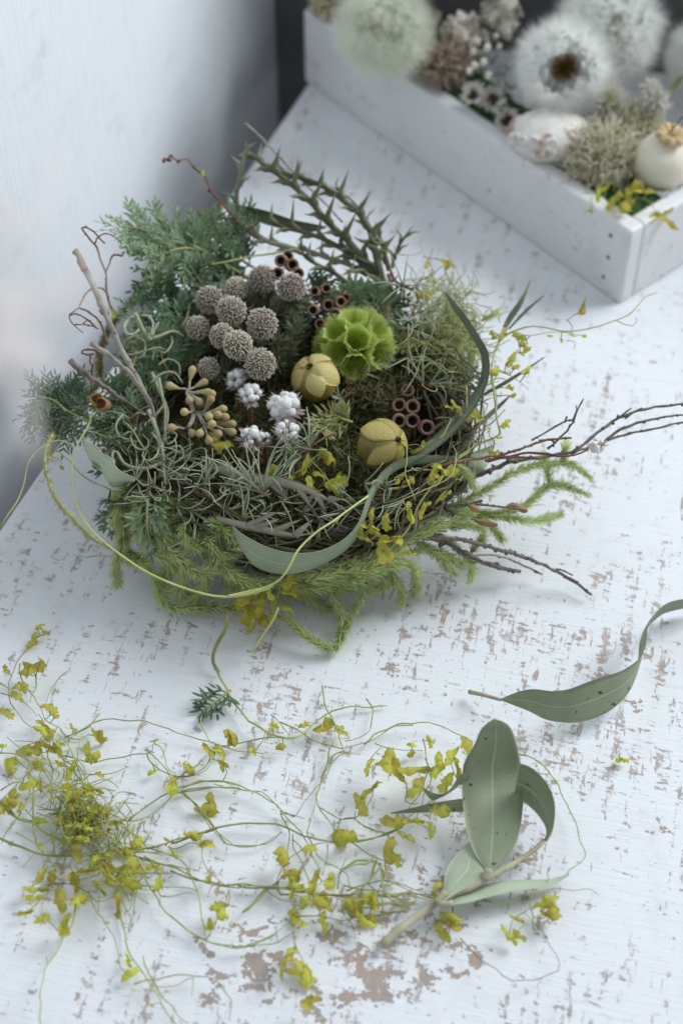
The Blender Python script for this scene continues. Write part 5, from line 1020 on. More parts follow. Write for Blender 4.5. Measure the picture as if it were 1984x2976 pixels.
# tan husk
hk = thing('seed_husk', 'small tan open seed husk at the left of the nest', 'seed husk', spot('A5', 500, 150, 55)); 
for (x, y, s) in ((480, 130, 1), (525, 160, -1)):
    mb = MB(); c0 = spot('A5', x, y, 58); mb.lathe([(.0002, -.0035), (.0016, -.0025), (.0025, 0), (.0023, .0018), (.0019, .0022)], c0, Vector((s*.3, -.5, .8)).to_track_quat('Z', 'Y'), 10, jit=lambda k, z: 1+.12*math.sin(k*2)); part('half', mb, M['tan'], hk)

# ------------------------------------------------------------------ curly needle tufts
tufts('grey green curly needles with red bracts at the upper right of the nest', [('A2', 830, 300, 54, (0, -.3, .6)), ('A2', 900, 300, 54, (.4, -.4, .5)), ('A2', 870, 480, 52, (.5, -.7, .2)), ('A2', 930, 470, 52, (.3, -.5, .5)), ('A2', 960, 520, 50, (-.6, -.6, .2))], 1, [('A2', '745,180 780,260 850,300 900,320 930,385 900,450 920,580 970,680 950,740', [58, 54, 50, 46], .55)], n=8, L=.014, curl=3.0)
tufts('curly needles spreading right of the lime green seed head', [('A2', 960, 930, 46, (-.5, .3, .7)), ('A2', 1000, 935, 46, (.7, 0, .4)), ('A2', 950, 740, 48, (.3, -.6, .5)), ('A2', 860, 760, 48, (0, -.6, .6))], 2, n=5, L=.018, curl=1.4)
tufts('fine curly needles below the white woolly flowers', [('A1', 1310, 1570, 48, (-.8, -.5, .4)), ('A1', 1300, 1560, 48, (.1, .3, 1)), ('A1', 1240, 1640, 46, (-.7, -.4, .3)), ('A1', 1120, 1540, 48, (.3, -.8, .3))], 3, [('A1', '1510,1460 1430,1490 1320,1560 1280,1620 1220,1680 1230,1740 1180,1830', [50, 48, 44, 40], .4)], n=9, L=.014, curl=1.8)
tufts('pale needle tuft rising at the front middle of the nest', [('A6', 320, 360, 44, (-.5, .6, .6)), ('A6', 325, 350, 44, (.0, .6, .8)), ('A6', 290, 330, 44, (-.7, .1, .5))], 4, n=8, L=.019, curl=.7)
tufts('curly needles with red brown bracts along the left front of the nest', [('A5', 1080, 660, 42, (.5, -.4, .6)), ('A5', 1130, 650, 42, (.5, .2, .6)), ('A5', 1250, 650, 42, (.4, -.5, .4)), ('A5', 1310, 680, 42, (.6, .3, .5)), ('A5', 860, 600, 42, (.5, .4, .4)), ('A5', 880, 580, 42, (.7, -.5, .3)), ('A5', 1370, 850, 38, (.5, .3, .5)), ('A5', 730, 620, 40, (0, -.7, .4)), ('A5', 820, 640, 40, (.2, -.8, .3))], 5, [('A5', '720,560 760,640 860,600 950,590 1040,640 1110,670 1180,730 1280,790 1370,850', [42, 42, 40, 38], .6), ('A5', '700,320 740,380 720,500 730,600', [46, 44, 42], .5)], n=7, L=.015, curl=2.0)
tufts('red brown bracted tuft inside the left wall of the nest', [('A5', 690, 250, 48, (0, 0, 1)), ('A5', 740, 380, 46, (-.4, -.2, .8)), ('A5', 800, 430, 44, (.2, -.3, .8)), ('A5', 900, 650, 42, (0, -.3, .7))], 6, n=4, L=.010, curl=2.0)
tufts('wiry pale curls over the right front hollow', [('A6', 900, 300, 42, (.2, -.5, .6)), ('A6', 1020, 330, 42, (-.3, -.4, .7)), ('A6', 760, 380, 40, (.5, -.3, .5)), ('A6', 1000, 420, 38, (.4, -.5, .4)), ('A6', 860, 420, 38, (-.2, -.5, .5)), ('A6', 1120, 400, 40, (-.5, -.5, .3))], 8, n=6, L=.013, curl=1.2)
tufts('thin curling needles over the left rim', [('A5', 640, 400, 44, (-.3, -.3, .6)), ('A5', 780, 500, 44, (.3, -.6, .4)), ('A5', 950, 560, 42, (.3, -.6, .4)), ('A5', 1000, 480, 44, (.6, -.3, .4)), ('A5', 840, 700, 38, (.0, -.8, .2)), ('A5', 960, 760, 36, (.3, -.8, .2)), ('A5', 1150, 560, 43, (.3, -.6, .5)), ('A5', 1050, 800, 36, (.5, -.6, .2))], 9, n=7, L=.014, curl=2.2)
tufts('grey needle tufts over the front hollow of the nest', [('A6', 120, 330, 40, (.5, -.3, .5)), ('A6', 200, 400, 38, (.5, -.4, .4)), ('A6', 420, 400, 38, (.6, -.4, .4)), ('A6', 540, 470, 36, (.4, -.5, .4)), ('A6', 660, 500, 36, (-.3, -.5, .4)), ('A6', 760, 480, 36, (.3, -.3, .6)), ('A6', 300, 480, 36, (.6, -.3, .3)), ('A6', 100, 450, 36, (.3, -.6, .4))], 10, n=7, L=.013, curl=1.4)
# silver woolly stems
def silver(label, lst, seed):
    rnd = random.Random(seed); ps = [(smooth(trace(c, s, z), .0018), r) for c, s, z, r in lst]; th = thing('silver_sprig', label, 'dried sprig', ps[0][0][0], 'silver woolly stems'); mb, hb = MB(), MB()
    for p, r in ps:
        part('stem', MB().tube(p, bumpy(r*.00082, r*.00042, .10, 50, rnd), 7), M['silver'], th)
        for q in p:
            for k in range(7): d = rv(rnd); hb.blade(q+d*r*.0008, d, .0007, .00012, rv(rnd), .3, seg=1)
    part('down', hb, M['silver'], th, 'stuff')
silver('curling silver woolly stems at the upper left of the nest', [('A3', '870,1320 830,1270 800,1210 780,1160 760,1150', [56, 60, 62], 1.1), ('A3', '780,1150 730,1180 695,1230 720,1280 770,1270 800,1230 770,1190', [60, 60, 58], .8), ('A3', '800,1160 850,1160 885,1210 870,1290 920,1200', [60, 60], .7), ('A3', '870,1310 930,1290 1000,1260 1050,1270 1085,1295', [56, 56, 54], .9), ('A3', '650,1410 760,1410 850,1380 920,1365 960,1380', [54, 56, 54], .55)], 1)
silver('long silver stem dropping down the left inside of the nest', [('A5', '800,190 835,280 870,380 885,460 890,520 900,640', [56, 52, 48, 44], 1.0), ('A5', '885,500 850,525 780,545 700,540 650,515 625,480 610,450 585,445 575,480 590,505 560,530 500,540 465,520 455,450 470,380 500,310', [47, 47, 48, 46, 46], .75), ('A5', '860,0 880,100 900,200 895,300 910,400', [54, 52, 48], .8), ('A5', '890,480 960,440 1000,450 1050,420 1045,360', [46, 46, 46], .6)], 2)
silver('thin looped silver stems in the left hollow', [('A5', '690,320 675,400 690,500 720,600 770,650 820,630 850,590', [44, 44, 42], .5), ('A5', '900,140 860,200 800,260 740,330 720,420 740,540', [50, 48, 44], .55), ('A5', '910,400 950,380 970,340 930,320 900,340', [48, 48], .5), ('A5', '1050,460 960,510 890,545', [46, 44], .6), ('A1', '100,1080 180,1010 280,1000 340,1080', [50, 52, 50], .7), ('A1', '110,1000 170,1150 230,1300 200,1500 190,1680 200,1800', [50, 48, 44], .7)], 3)
silver('tangled pale curls over the left inside of the nest', [('A5', '720,300 690,360 720,420 780,430 800,380 760,340', [50, 50, 50], .5), ('A5', '820,330 860,390 850,460 800,500 760,470 780,420', [50, 50, 49], .5), ('A5', '930,420 990,410 1010,470 960,510 910,480', [49, 49, 48], .45), ('A5', '640,220 600,280 620,350 680,370', [52, 52, 50], .5), ('A5', '960,540 1040,550 1080,510 1140,540 1150,600', [47, 47, 46], .45), ('A3', '980,1250 1010,1330 960,1400 900,1380 880,1450', [54, 54, 52], .6), ('A3', '1080,1000 1120,1080 1100,1180 1060,1230', [56, 56, 54], .6), ('A3', '700,1330 760,1290 830,1330 820,1420 760,1440', [54, 54, 52], .55), ('A3', '920,1480 980,1440 1050,1470 1060,1550', [52, 52, 50], .55)], 4)
# long tendril
tb = MB(); tp = smooth(trace('A5', '462,185 440,270 372,390 336,500 336,640 360,760 412,870 500,970 620,1065 760,1160 900,1230 1050,1285 1200,1322 1330,1325 1450,1300 1555,1262', [56, 50, 44, 38, 32, 30, 30, 31, 32])+trace('A6', '120,947 250,930 350,890 420,850 470,780 510,700 560,640 640,570 720,520 800,460 920,375', [33, 40, 47, 50, 48]), .003)
tb.tube(tp, lambda t: .00033+.00006*math.sin(t*3), 7); single('tendril', tb, M['tendril'], 'long pale yellow tendril looping round the front of the nest', 'tendril', tp[0])
for lab, c, s, z, r in [('thin green tendril crossing the gap at the far left', 'C4', '0,2175 60,2080 130,1980 180,1850 210,1700 260,1620 340,1550 450,1515 540,1545', [60, 62, 62, 60], .26), ('fine tendril with three tiny yellow leaves left of the nest', 'C4', '455,1610 540,1680 600,1760 700,1830 800,1870 900,1930 990,1990', [48, 44, 38, 34], .3), ('short dark tendril end near the table at the left', 'A5', '415,1087 480,1078 540,1078 580,1085', [8, 12], .25),
        ('yellow vine stem rising at the lower front of the nest', 'A6', '120,1050 110,1130 70,1200 40,1270 40,1330 70,1380', [14, 6, 2], .6), ('pale yellow strand pointing down at the nest front', 'A6', '410,1010 380,1080 340,1140 300,1200 265,1260 235,1260', [18, 10, 4], .45)]:
    tb = MB(); tp = smooth(trace(c, s, z), .003); tb.tube(tp, r*.001, 6); single('tendril', tb, M['tendril' if 'pale' in lab else 'vine'], lab, 'tendril', tp[0], 'thin tendrils round the nest')

# fine yellow green moss at the right of the nest
rnd = random.Random(61); mb = MB(); org = spot('A2', 1100, 650, 40)
for i in range(700):
    x = rnd.gauss(1100, 100); y = rnd.gauss(620+rnd.choice((0, 120, -120)), 120); q = spot('A2', x, y, rnd.uniform(30, 50)); d = rv(rnd); pts = [q.copy()]; ax = rv(rnd)
    for k in range(7): d = Quaternion(ax, rnd.uniform(.2, .75)) @ d; d = (d+rv(rnd)*.15).normalized(); q = q+d*.0019; pts.append(q.copy())
    mb.tube(pts, .00019, 4)
single('curly_moss', mb, M['moss_y'], 'fine yellow green curly moss at the right side of the nest', 'moss', org, kind='stuff')
rnd = random.Random(62); mb = MB(); org = spot('A2', 650, 950, 36)
for i in range(1500):
    q = spot('A2', rnd.gauss(640, 130), rnd.gauss(960, 75), rnd.uniform(34, 46)); mb.blade(q, (rv(rnd)+Vector((0, 0, .5))).normalized(), rnd.uniform(.002, .006), .0004, rv(rnd), .4, 0, rnd.random(), 3)
single('moss_cushion', mb, M['nest_fibre'], 'dark olive moss cushion below the lime green seed head', 'moss', org, kind='stuff')
tufts('brown mossy sprig between the two ribbed pods', [('A2', 560, 860, 46, (.5, -.2, .6)), ('A2', 640, 830, 46, (.5, .3, .6)), ('A2', 420, 1030, 44, (-.5, 0, .7)), ('A2', 720, 800, 46, (.4, .4, .6))], 7, [('A2', '330,1060 420,1030 500,980 560,870 640,830 740,790 860,760', [42, 44, 46], .6)], n=10, L=.006, curl=1.0)

# ================================================================== yellow vines
vine('yellow leafed vine twining up the right side of the nest', [('A7', '130,1230 200,1130 270,1060 350,1000 430,960 490,935 505,910 490,850 480,780 470,680 455,610 455,540 470,460 500,390 540,350 570,330 640,305 700,295 780,305 870,325 960,320 1060,300 1150,270 1250,230 1310,170 1350,125 1418,98', .5, [44, 46, 48, 50, 52, 56, 58, 56, 50]), ('A7', '240,1070 330,1010 420,960 500,940', .4, [45, 49]), ('A7', '480,800 485,700 465,620 450,520', .35, [51, 55]), ('A7', '570,330 680,350 790,330 900,335 1010,355', .25, [56, 54]), ('A7', '1180,262 1230,285 1280,292 1300,260 1290,245', .2, [56, 57]), ('A7', '890,262 910,250 935,230', .2, [54, 56]), ('A7', '900,262 925,300 915,340', .2, [54, 53]), ('A7', '890,380 940,385 935,430', .18, [52, 51]), ('A7', '505,560 560,580 620,620 670,665', .25, [52, 50]), ('A7', '310,640 312,720 300,830 180,920 20,1010', .35, [54, 50, 46, 44])],
     [('A7', 985, 195, 70, 55), ('A7', 1000, 140, 50, 57), ('A7', 795, 352, 36, 54), ('A7', 860, 375, 46, 54), ('A7', 930, 350, 50, 54), ('A7', 990, 357, 36, 54), ('A7', 480, 340, 50, 56), ('A7', 530, 340, 70, 57), ('A7', 620, 360, 80, 56), ('A7', 665, 400, 70, 55), ('A7', 625, 450, 60, 55), ('A7', 570, 490, 90, 55), ('A7', 600, 535, 60, 54), ('A7', 660, 548, 70, 54), ('A7', 465, 575, 80, 55), ('A7', 550, 660, 60, 53), ('A7', 580, 700, 40, 53), ('A7', 545, 860, 70, 51), ('A7', 260, 775, 110, 52), ('A7', 340, 800, 90, 52), ('A7', 420, 850, 100, 51), ('A7', 210, 770, 50, 52), ('A7', 440, 900, 60, 50), ('A7', 465, 1010, 70, 48), ('A7', 490, 945, 50, 50)], 101, flying=True)
vine('yellow leafed vine over the right front rim of the nest', [('A6', '960,760 1060,660 1150,560 1200,440 1260,350 1330,270 1400,190 1500,120', .5, [34, 40, 44, 46]), ('A6', '1140,90 1140,180 1130,250 1160,330 1190,400', .35, [52, 47, 45]), ('A6', '830,580 840,600 900,620 945,640 940,665', .25, [44, 42]), ('A6', '1160,410 1090,490 1100,560', .3, [44, 40])],
     [('A6', 1095, 275, 70, 46), ('A6', 1160, 270, 60, 45), ('A6', 1310, 215, 90, 46), ('A6', 1370, 215, 80, 46), ('A6', 1300, 275, 100, 45), ('A6', 1360, 370, 80, 42), ('A6', 1250, 460, 120, 42), ('A6', 1160, 470, 130, 43), ('A6', 940, 510, 130, 44), ('A6', 920, 560, 110, 42), ('A6', 1030, 520, 100, 42), ('A6', 1040, 620, 130, 40), ('A6', 1000, 690, 140, 37), ('A6', 1090, 640, 90, 39), ('A6', 960, 590, 90, 42), ('A6', 900, 600, 90, 41), ('A6', 1170, 700, 60, 32), ('A6', 1030, 730, 90, 34), ('A6', 1240, 110, 90, 44), ('A6', 1190, 120, 70, 44)], 102, flying=True)
vine('yellow leaves tucked inside the front hollow of the nest', [('A6', '480,260 560,210 620,150 690,120', .4, [42, 46]), ('A6', '600,180 660,240 700,300 730,360', .35, [44, 42])],
     [('A6', 690, 140, 150, 46), ('A6', 570, 210, 140, 43), ('A6', 510, 250, 120, 41), ('A6', 700, 280, 120, 43), ('A6', 730, 310, 130, 43), ('A6', 590, 300, 100, 41), ('A6', 650, 270, 90, 42), ('A6', 740, 350, 90, 41), ('A6', 50, 80, 120, 40), ('A6', 110, 100, 120, 40), ('A6', 380, 230, 90, 40), ('A6', 610, 340, 80, 40)], 103, flying=True)
vine('mustard yellow leaf clump hanging under the front of the nest', [('A6', '300,860 330,950 300,1050 250,1150', .4, [22, 12, 5]), ('A6', '430,860 400,960 360,1050', .4, [22, 14])],
     [('A6', 240, 960, 150, 16), ('A6', 300, 1000, 140, 14), ('A6', 240, 1080, 150, 9), ('A6', 370, 1050, 130, 12), ('A6', 440, 1000, 130, 15), ('A6', 350, 930, 130, 18), ('A6', 460, 930, 110, 18), ('A6', 420, 1070, 90, 10), ('A6', 200, 1010, 110, 12), ('A6', 260, 890, 110, 20), ('A6', 245, 1140, 80, 6), ('A6', 480, 880, 100, 22), ('A6', 320, 1080, 100, 9)], 104, flying=True)
vine('yellow leaves behind the upper right of the nest', [('A2', '960,340 1000,260 1060,180 1130,150', .3, [44, 50]), ('A2', '600,20 760,80 900,90 960,60 940,20', .25, [60, 58]), ('A2', '740,190 790,110 770,30', .3, [56, 60]), ('A2', '960,100 1090,130 1200,170', .25, [52, 50])],
     [('A2', 985, 340, 120, 44), ('A2', 1000, 250, 80, 46), ('A2', 1100, 165, 90, 50), ('A2', 985, 150, 70, 50), ('A2', 1010, 300, 90, 45), ('A2', 1150, 160, 40, 50)], 105, flying=True)
vine('three tiny yellow leaves on a thread at the far left', [('C4', '360,1570 400,1590 455,1610 540,1680', .2, 48), ('C4', '400,1640 450,1660 470,1700', .15, 46)], [('C4', 425, 1590, 55, 48), ('C4', 380, 1645, 55, 47), ('C4', 465, 1720, 50, 45)], 106, flying=True)
vine('thread with yellow bud in the upper left gap', [('A3', '590,1100 630,1150 665,1185', .2, 62)], [('A3', 625, 1150, 80, 62), ('A3', 1207, 232, 40, 88)], 107, flying=True)

B1s = ['300,205 240,230 215,260 170,300 150,340 110,400 70,480 55,570 75,660 130,750 215,820', '130,400 130,470 170,560 220,620 270,700 300,760 400,830', '440,450 380,510 330,570 300,650', '0,515 50,560 120,610 180,680 240,740', '0,605 80,620 140,640', '240,480 245,560 205,620 200,650', '420,880 520,840 600,795 680,770 800,768 950,785 1100,830 1250,880 1380,920 1500,950 1690,990 1720,990', '410,995 500,1020 620,1040 750,1015 870,985 950,985 1000,960 1000,920', '950,990 960,1030 1010,1075 1080,1110 1150,1140 1240,1130 1330,1080 1390,1020', '1000,920 1050,950 1080,1000 1075,1060 1110,1100', '970,970 1040,1030 1090,1090 1110,1140 1130,1180', '440,900 480,1000 510,1100 560,1180 600,1260 650,1330 780,1410', '540,870 510,960 505,1050 540,1120 600,1280', '200,1050 190,1150 170,1280 130,1380 110,1410', '215,1200 225,1300 215,1400 220,1500 240,1568', '0,975 100,995 200,1040 300,1080 350,1150', '330,1070 380,1100 370,1170 330,1210 280,1290', '0,1230 80,1180 160,1160', '60,1100 100,1140 135,1135', '650,725 600,790 560,830 450,880 380,890', '400,830 440,870 520,890 580,860', '100,1420 50,1500 20,1568', '350,1100 300,1010 330,900 300,800 240,720', '170,1290 240,1230 330,1180 350,1100']
B1l = [(215, 250, 110), (300, 205, 55), (245, 170, 60), (40, 430, 70), (215, 420, 140), (180, 460, 120), (270, 390, 80), (150, 530, 90), (130, 550, 60), (120, 625, 110), (40, 720, 110), (320, 690, 120), (350, 730, 90), (640, 870, 120), (570, 970, 120), (600, 1015, 110), (60, 1070, 110), (190, 970, 150), (300, 960, 140), (370, 950, 120), (260, 840, 100), (330, 860, 90), (450, 1100, 120), (180, 1190, 130), (260, 1190, 110), (100, 1240, 90), (60, 1300, 90), (130, 1330, 80), (610, 1220, 140), (15, 935, 60), (1000, 900, 60), (1010, 1110, 80), (1195, 1050, 50), (1230, 1085, 90), (1120, 1195, 130), (1360, 980, 120), (1410, 960, 80), (1460, 1060, 90), (1500, 885, 120), (1350, 1360, 160), (280, 800, 100), (480, 830, 90), (620, 850, 80), (105, 1025, 60), (395, 1060, 80), (250, 1080, 80), (20, 1360, 90)]
B2s = [('0,270 120,320 250,362 400,370 560,362 700,345 830,325 940,300 1050,265 1170,230 1300,195 1430,182 1568,185', .55), ('1040,15 1110,70 1180,150 1230,230 1290,280 1370,310 1450,312 1530,285 1568,260', .3), ('815,170 825,230 860,280', .25), ('765,190 768,290', .25), ('840,330 950,350 1040,400 1090,470 1120,560 1140,660 1160,760 1170,850', .4), ('820,370 900,410 1000,450 1100,490 1200,520 1300,540 1400,545 1500,545 1568,560', .4), ('780,380 820,460 850,540 890,610 950,690 1030,760 1120,820 1200,865 1300,888 1400,880 1480,860 1568,820', .35), ('1140,310 1150,380 1180,440 1230,500 1280,540', .25), ('780,460 890,468 990,462 960,500', .2), ('430,580 430,680 410,760 370,840 310,930 260,1020 235,1120 225,1220 230,1340', .4), ('660,530 665,620 690,720 710,810 740,900 780,990 840,1080 900,1170 960,1260 1010,1340', .4), ('500,580 540,660 600,750 650,830 670,900 680,1000', .3), ('815,940 850,1040 900,1130 960,1210 1060,1340', .3), ('760,1095 900,1070 1060,1040 1180,1060 1260,1110 1310,1190 1310,1310', .3), ('860,1110 950,1115 1020,1105 1100,1060 1090,1170', .25), ('1390,690 1470,620 1568,530', .3), ('1300,570 1280,650 1240,720 1220,790', .25), ('200,125 330,130 400,130', .25), ('0,65 80,130 180,190 270,245 380,285', .5), ('190,0 190,130 200,250 250,350 310,420 360,470', .35), ('800,540 920,548 1080,548 1120,590', .3), ('920,600 1000,585 1090,575', .25), ('450,340 400,420 440,560', .25), ('700,360 820,380 940,420 1060,450', .4), ('560,420 660,480 740,560 750,620', .25), ('300,530 400,530 470,560 560,640 640,600', .22), ('780,470 800,560 880,560', .25), ('1140,310 1080,300 1000,330 940,310', .2), ('560,120 640,180 700,260 720,340', .3), ('480,60 560,110 610,200 650,300', .3), ('680,170 740,240 760,330', .3), ('640,300 700,340 820,345 960,360 1040,380', .35), ('600,280 560,220 500,170 420,160', .25)]
B2l = [(230, 490, 120), (215, 560, 150), (180, 600, 120), (150, 690, 100), (240, 730, 90), (340, 630, 130), (370, 760, 130), (480, 620, 100), (670, 655, 140), (740, 480, 160), (755, 420, 110), (620, 460, 150), (500, 450, 120), (430, 520, 120), (570, 560, 110), (440, 350, 110), (780, 320, 110), (985, 345, 90), (890, 440, 70), (900, 520, 100), (960, 280, 80), (1085, 265, 90), (1170, 300, 100), (1190, 80, 140), (1250, 680, 120), (1195, 765, 70), (735, 1050, 120), (725, 960, 90), (858, 1225, 50), (1185, 495, 40), (630, 350, 120), (545, 385, 100), (700, 350, 90), (380, 290, 120), (225, 170, 80), (110, 85, 70), (30, 90, 90), (590, 440, 120), (690, 440, 110), (300, 480, 80), (740, 540, 100)]
vine('dense yellow leafed vine tangle on the table at the left front', [('B1', s, .32) for s in B1s]+[('B2', s, r) for s, r in B2s]+[('B1', '830,1430 900,1370 1000,1300 1100,1240 1180,1215 1280,1170 1400,1163 1568,1190', .38), ('B1', '780,1410 870,1420 950,1400 1050,1330 1150,1250 1250,1215 1400,1205 1568,1215', .35), ('B1', '1190,1235 1280,1330 1350,1420 1400,1500 1460,1568', .3), ('B1', '0,1310 60,1360 110,1410 200,1440 300,1510 420,1560', .5)],
     [('B1',)+l for l in B1l]+[('B2',)+l for l in B2l], 110, tangle=[('B1', 500, 1330, 70, 90, 44, 40, 85), ('B1', 620, 1440, 90, 55, 34, 40, 80), ('B2', 600, 400, 120, 90, 20, 35, 75), ('B1', 300, 960, 90, 70, 8, 35, 70), ('B1', 450, 1500, 90, 50, 12, 40, 80)], leafz=(2, 9), hi=.006)
B3s = [('300,0 330,90 370,160 430,240 500,320 590,380 670,430 750,440 830,420 900,360 970,300 1050,260 1150,235 1250,228 1410,230', .55), ('1265,180 1300,230 1305,310 1280,390 1220,440 1120,458', .35), ('970,100 990,180 1010,260 1050,330 1080,400 1100,470 1100,520 1050,600 990,690 930,770 870,860 800,945', .35), ('1030,480 1010,560 990,640 965,730 950,820 970,900 1010,970 1050,1030', .35), ('1110,500 1130,520 1220,540', .3), ('1568,350 1450,370 1350,410 1280,460', .35), ('190,290 190,360 220,420 260,470', .3), ('330,490 450,470 560,455 700,430 830,420', .35), ('560,490 590,420 620,380', .25), ('690,340 780,370 840,400 900,450 1000,480 1150,500 1280,460', .35), ('640,290 700,350 780,430', .25), ('0,690 60,690 150,680 220,640 270,580', .3), ('30,710 90,670 160,610 220,560', .3), ('0,810 80,760 180,725 290,715 400,735 510,775 600,820 680,880 740,950 800,1010 850,1070 880,1130 920,1220 970,1310', .4), ('60,790 200,765 350,760 480,775 580,800 660,850 720,920', .35), ('75,790 160,880 230,970 290,1060 370,1120 460,1145 560,1140 650,1100 720,1040', .32), ('1110,520 1060,540 1000,640 960,760 920,900 890,980', .3), ('0,1125 150,1070 270,1030 420,1000 560,990 680,995 760,1025 850,1075 950,1105 1050,1110 1160,1110 1260,1105 1350,1080 1480,1030 1568,990', .5), ('1160,1110 1250,1170 1380,1240', .35), ('800,945 780,950 710,920 740,1000 765,1060 760,1150 730,1260 690,1360', .35), ('770,1060 800,1180 850,1280 900,1390', .28), ('970,890 1050,930 1100,960 1190,965 1260,1020 1370,1055 1420,1090', .28), ('1100,960 1085,1010', .2), ('1190,965 1200,920', .2), ('720,1280 780,1220 860,1160 950,1130 1050,1115', .3), ('890,960 880,1050 890,1110 940,1200 1020,1260 1100,1300 1150,1360 1165,1440', .32), ('1020,1130 1005,1230 985,1330', .28), ('1310,1240 1200,1240 1120,1280 1080,1350 1075,1420', .55), ('1340,1240 1300,1330 1250,1400', .6), ('1350,1250 1370,1310 1370,1390 1410,1460 1500,1500', .45), ('0,1300 150,1350 300,1390 430,1400 600,1400 720,1420 850,1440 1000,1455 1200,1465 1400,1470 1568,1450', .45), ('430,1400 600,1420 760,1410 900,1450 1100,1470 1300,1450', .4), ('460,1568 560,1480 680,1370 760,1290', .4), ('600,1430 700,1480 820,1510', .22), ('370,1430 360,1520 330,1568', .28), ('430,1370 500,1355', .2), ('900,1440 860,1520 820,1568', .3), ('1080,1480 1060,1540 1040,1568', .25), ('1140,1430 1300,1380 1420,1370 1568,1440', .3), ('790,1110 840,1150 830,1170', .2), ('1380,1240 1390,1350 1330,1450', .28), ('1090,1320 1130,1220', .2), ('700,930 860,960', .2)]
B3l = [(375, 435, 120), (530, 525, 70), (655, 370, 80), (720, 490, 80), (990, 360, 150), (1100, 385, 100), (870, 350, 80), (240, 520, 110), (310, 520, 90), (110, 635, 90), (335, 615, 100), (125, 1080, 110), (210, 1130, 100), (715, 1200, 140), (905, 1170, 120), (775, 1310, 130), (780, 1380, 90), (940, 1330, 110), (1030, 1370, 120), (1100, 1075, 140), (780, 1430, 120), (310, 1540, 120), (1180, 1540, 120), (1230, 1500, 110), (1310, 1500, 110), (980, 1520, 130), (870, 1490, 110), (830, 1410, 60), (920, 1440, 120), (235, 1350, 60), (1000, 1450, 90)]
vine('loose vine runners with scattered yellow leaves in the middle of the table', [('B3', s, r) for s, r in B3s]+[('B7', '0,320 90,400 190,460 330,497 450,480 560,440 640,390 680,350', .35), ('B7', '340,505 500,490 600,470 680,420 720,380', .3), ('B7', '690,430 700,490 740,560 750,610', .25), ('B7', '400,300 480,230 560,160 610,120', .35), ('B7', '700,320 740,260 800,170 900,90', .28), ('B7', '700,325 800,320 920,335 1040,330 1130,320', .3), ('B7', '1100,130 1180,200 1200,320 1200,400', .28), ('B7', '960,230 970,290 1010,360 1030,420', .2), ('B7', '600,120 620,200 700,180 800,190 940,200 1100,190 1220,205 1380,190 1480,215', .45), ('B7', '1000,260 1150,240 1300,250 1380,230', .4), ('B7', '1180,290 1290,300 1400,280', .35), ('B7', '590,400 600,470', .2)],
     [('B3',)+l for l in B3l]+[('B7', 270, 285, 110), ('B7', 210, 368, 60), ('B7', 690, 330, 90), ('B7', 740, 370, 90), ('B7', 870, 350, 130), ('B7', 860, 250, 110), ('B7', 1110, 345, 110), ('B7', 1040, 265, 120), ('B7', 665, 545, 140), ('B7', 640, 640, 110), ('B7', 745, 680, 150), ('B7', 800, 800, 130), ('B7', 1150, 240, 110), ('B7', 205, 105, 45), ('B7', 730, 160, 60)], 111, hi=.0055)
vine('vine twig with the largest papery yellow leaves beside the eucalyptus sprig', [('B4', '445,300 470,390 485,480 475,580 440,680 415,730', .3), ('B4', '460,400 470,500 430,600 380,670 370,720', .28), ('B4', '20,870 130,870 240,830 330,780 430,690 520,640 600,590 660,550', .35), ('B4', '60,745 130,790 230,830 250,860 240,890', .3), ('B4', '110,320 200,250 310,215 430,198 520,200 600,235 700,285', .38), ('B4', '180,320 300,355 450,355', .22), ('B4', '345,650 385,665 430,650', .25), ('B4', '0,745 70,745', .25)],
     [('B4', 150, 455, 110), ('B4', 250, 415, 190, 12), ('B4', 300, 470, 200, 9), ('B4', 420, 470, 210, 11), ('B4', 530, 440, 140, 12), ('B4', 165, 580, 150, 10), ('B4', 90, 665, 130, 7), ('B4', 600, 400, 150, 12), ('B4', 650, 460, 130, 10), ('B4', 705, 330, 140, 14), ('B4', 580, 540, 120, 8), ('B4', 410, 560, 150, 10), ('B4', 490, 305, 70), ('B4', 390, 330, 60), ('B4', 385, 375, 50), ('B4', 270, 760, 140, 8), ('B4', 390, 770, 120, 8), ('B4', 360, 850, 110, 6), ('B4', 540, 700, 140, 10), ('B4', 490, 815, 110, 6), ('B4', 270, 925, 150, 7), ('B4', 315, 980, 80, 5), ('B4', 5, 850, 120, 6)], 112, hi=.007)
vine('thin vine cord looping right of the eucalyptus sprig', [('B4', '1000,380 1080,410 1160,470 1220,560 1270,660 1310,750 1335,840 1365,920 1360,960 1310,1020 1270,1070', .32)], [], 113, cat='vine')
vine('dark thread of vine with yellow leaves below the eucalyptus sprig', [('B4', '800,1215 880,1225 960,1215 1040,1185 1150,1155 1250,1150 1350,1150 1420,1160 1455,1185', .28), ('B4', '1075,1150 1060,1230 1075,1300 1075,1390', .28), ('B4', '1000,1290 1060,1240', .2), ('B8', '300,840 400,940 500,1020 600,1080 700,1070 860,1030 840,930 800,840 740,780 680,700', .2), ('B4', '1230,1140 1235,1165', .2), ('B4', '1170,1080 1150,1120 1075,1150', .25)],
     [('B4', 940, 1400, 140, 5), ('B4', 990, 1400, 120, 6), ('B4', 980, 1310, 100, 5), ('B4', 1150, 1215, 140, 6), ('B4', 1190, 1290, 120, 5), ('B4', 1160, 1300, 90, 4)], 114)
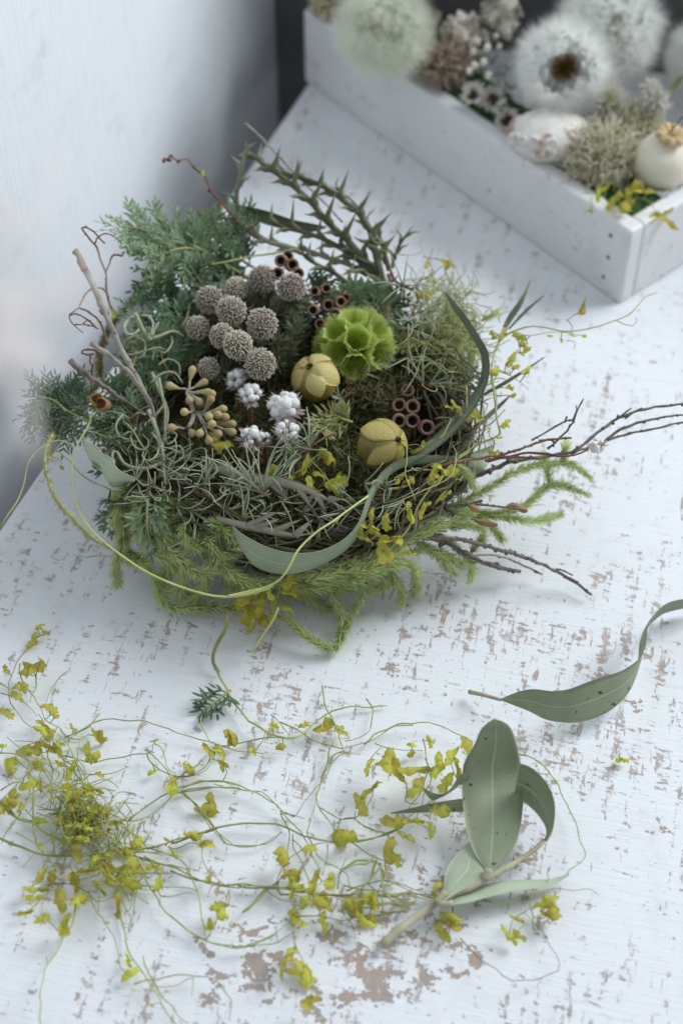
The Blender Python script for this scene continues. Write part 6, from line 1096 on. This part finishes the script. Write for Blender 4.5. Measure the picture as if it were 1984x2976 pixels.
vine('yellow leaf pair under the cut end of the eucalyptus sprig', [('B4', '620,1250 610,1320 580,1390', .22)], [('B4', 605, 1300, 130, 6), ('B4', 620, 1345, 110, 5), ('B4', 560, 1395, 120, 4), ('B4', 540, 1130, 80, 6), ('B4', 518, 1190, 70, 5)], 115)
o = vine('single yellow leaf scrap on the bare right side of the table', [('B5', '1200,1080 1215,1120', .25)], [('B5', 1215, 1115, 75, 3)], 116, cat='leaf')
vine('bundle of pale vine stems ending beside the eucalyptus cut end', [('B4', '0,1190 150,1200 300,1180 420,1200 500,1210', .4), ('B4', '0,1130 200,1165 350,1170 500,1190', .35), ('B4', '200,1130 300,1110 400,1150 500,1200', .35), ('B4', '60,1260 200,1240 330,1235 420,1240', .4), ('B4', '30,1225 160,1225 290,1240 400,1215 405,1190 340,1180', .35), ('B4', '80,1300 220,1290 380,1260', .3), ('B4', '210,1000 160,1080 100,1140 30,1180', .6), ('B4', '205,1000 215,1060 220,1130 260,1200 330,1235', .45), ('B4', '180,960 120,1000 60,1010 0,1030', .5)], [('B4', 130, 1330, 110), ('B4', 60, 1255, 120), ('B4', 30, 1280, 90), ('B4', 170, 1215, 100)], 117)

# blurred pale pink dried sprig close to the camera at the left
pk = thing('dried_sprig', 'very blurred pale pink sprig hanging close in front at the left', 'dried sprig', at(0, 900, .33)); mb = MB()
for s, z, r in (('-40,930 60,900 150,870 260,850', [335, 330], .55), ('-40,870 30,960 90,1020 150,1070', [335, 330, 325], .8), ('-40,980 40,1090 80,1200 95,1320', [335, 328, 320], .6), ('-40,760 60,720 140,600 160,430', [335, 335], .5), ('20,900 160,820 330,760', [330, 325], .35)):
    mb.tube(smooth(trace('S', s, z), .004), r*.001*1.15, 6)
part('stem', mb, M['pink'], pk); rnd = random.Random(90); fb = MB()
for (x, y) in ((10, 640), (0, 950), (30, 930), (-10, 990), (60, 1010), (20, 870), (-20, 1020)):
    c0 = at(x, y, .332)
    for k in range(7): d = rv(rnd); fb.blade(c0, d, .004, .002, rv(rnd), .3)
part('petals', fb, M['pink'], pk, 'stuff')
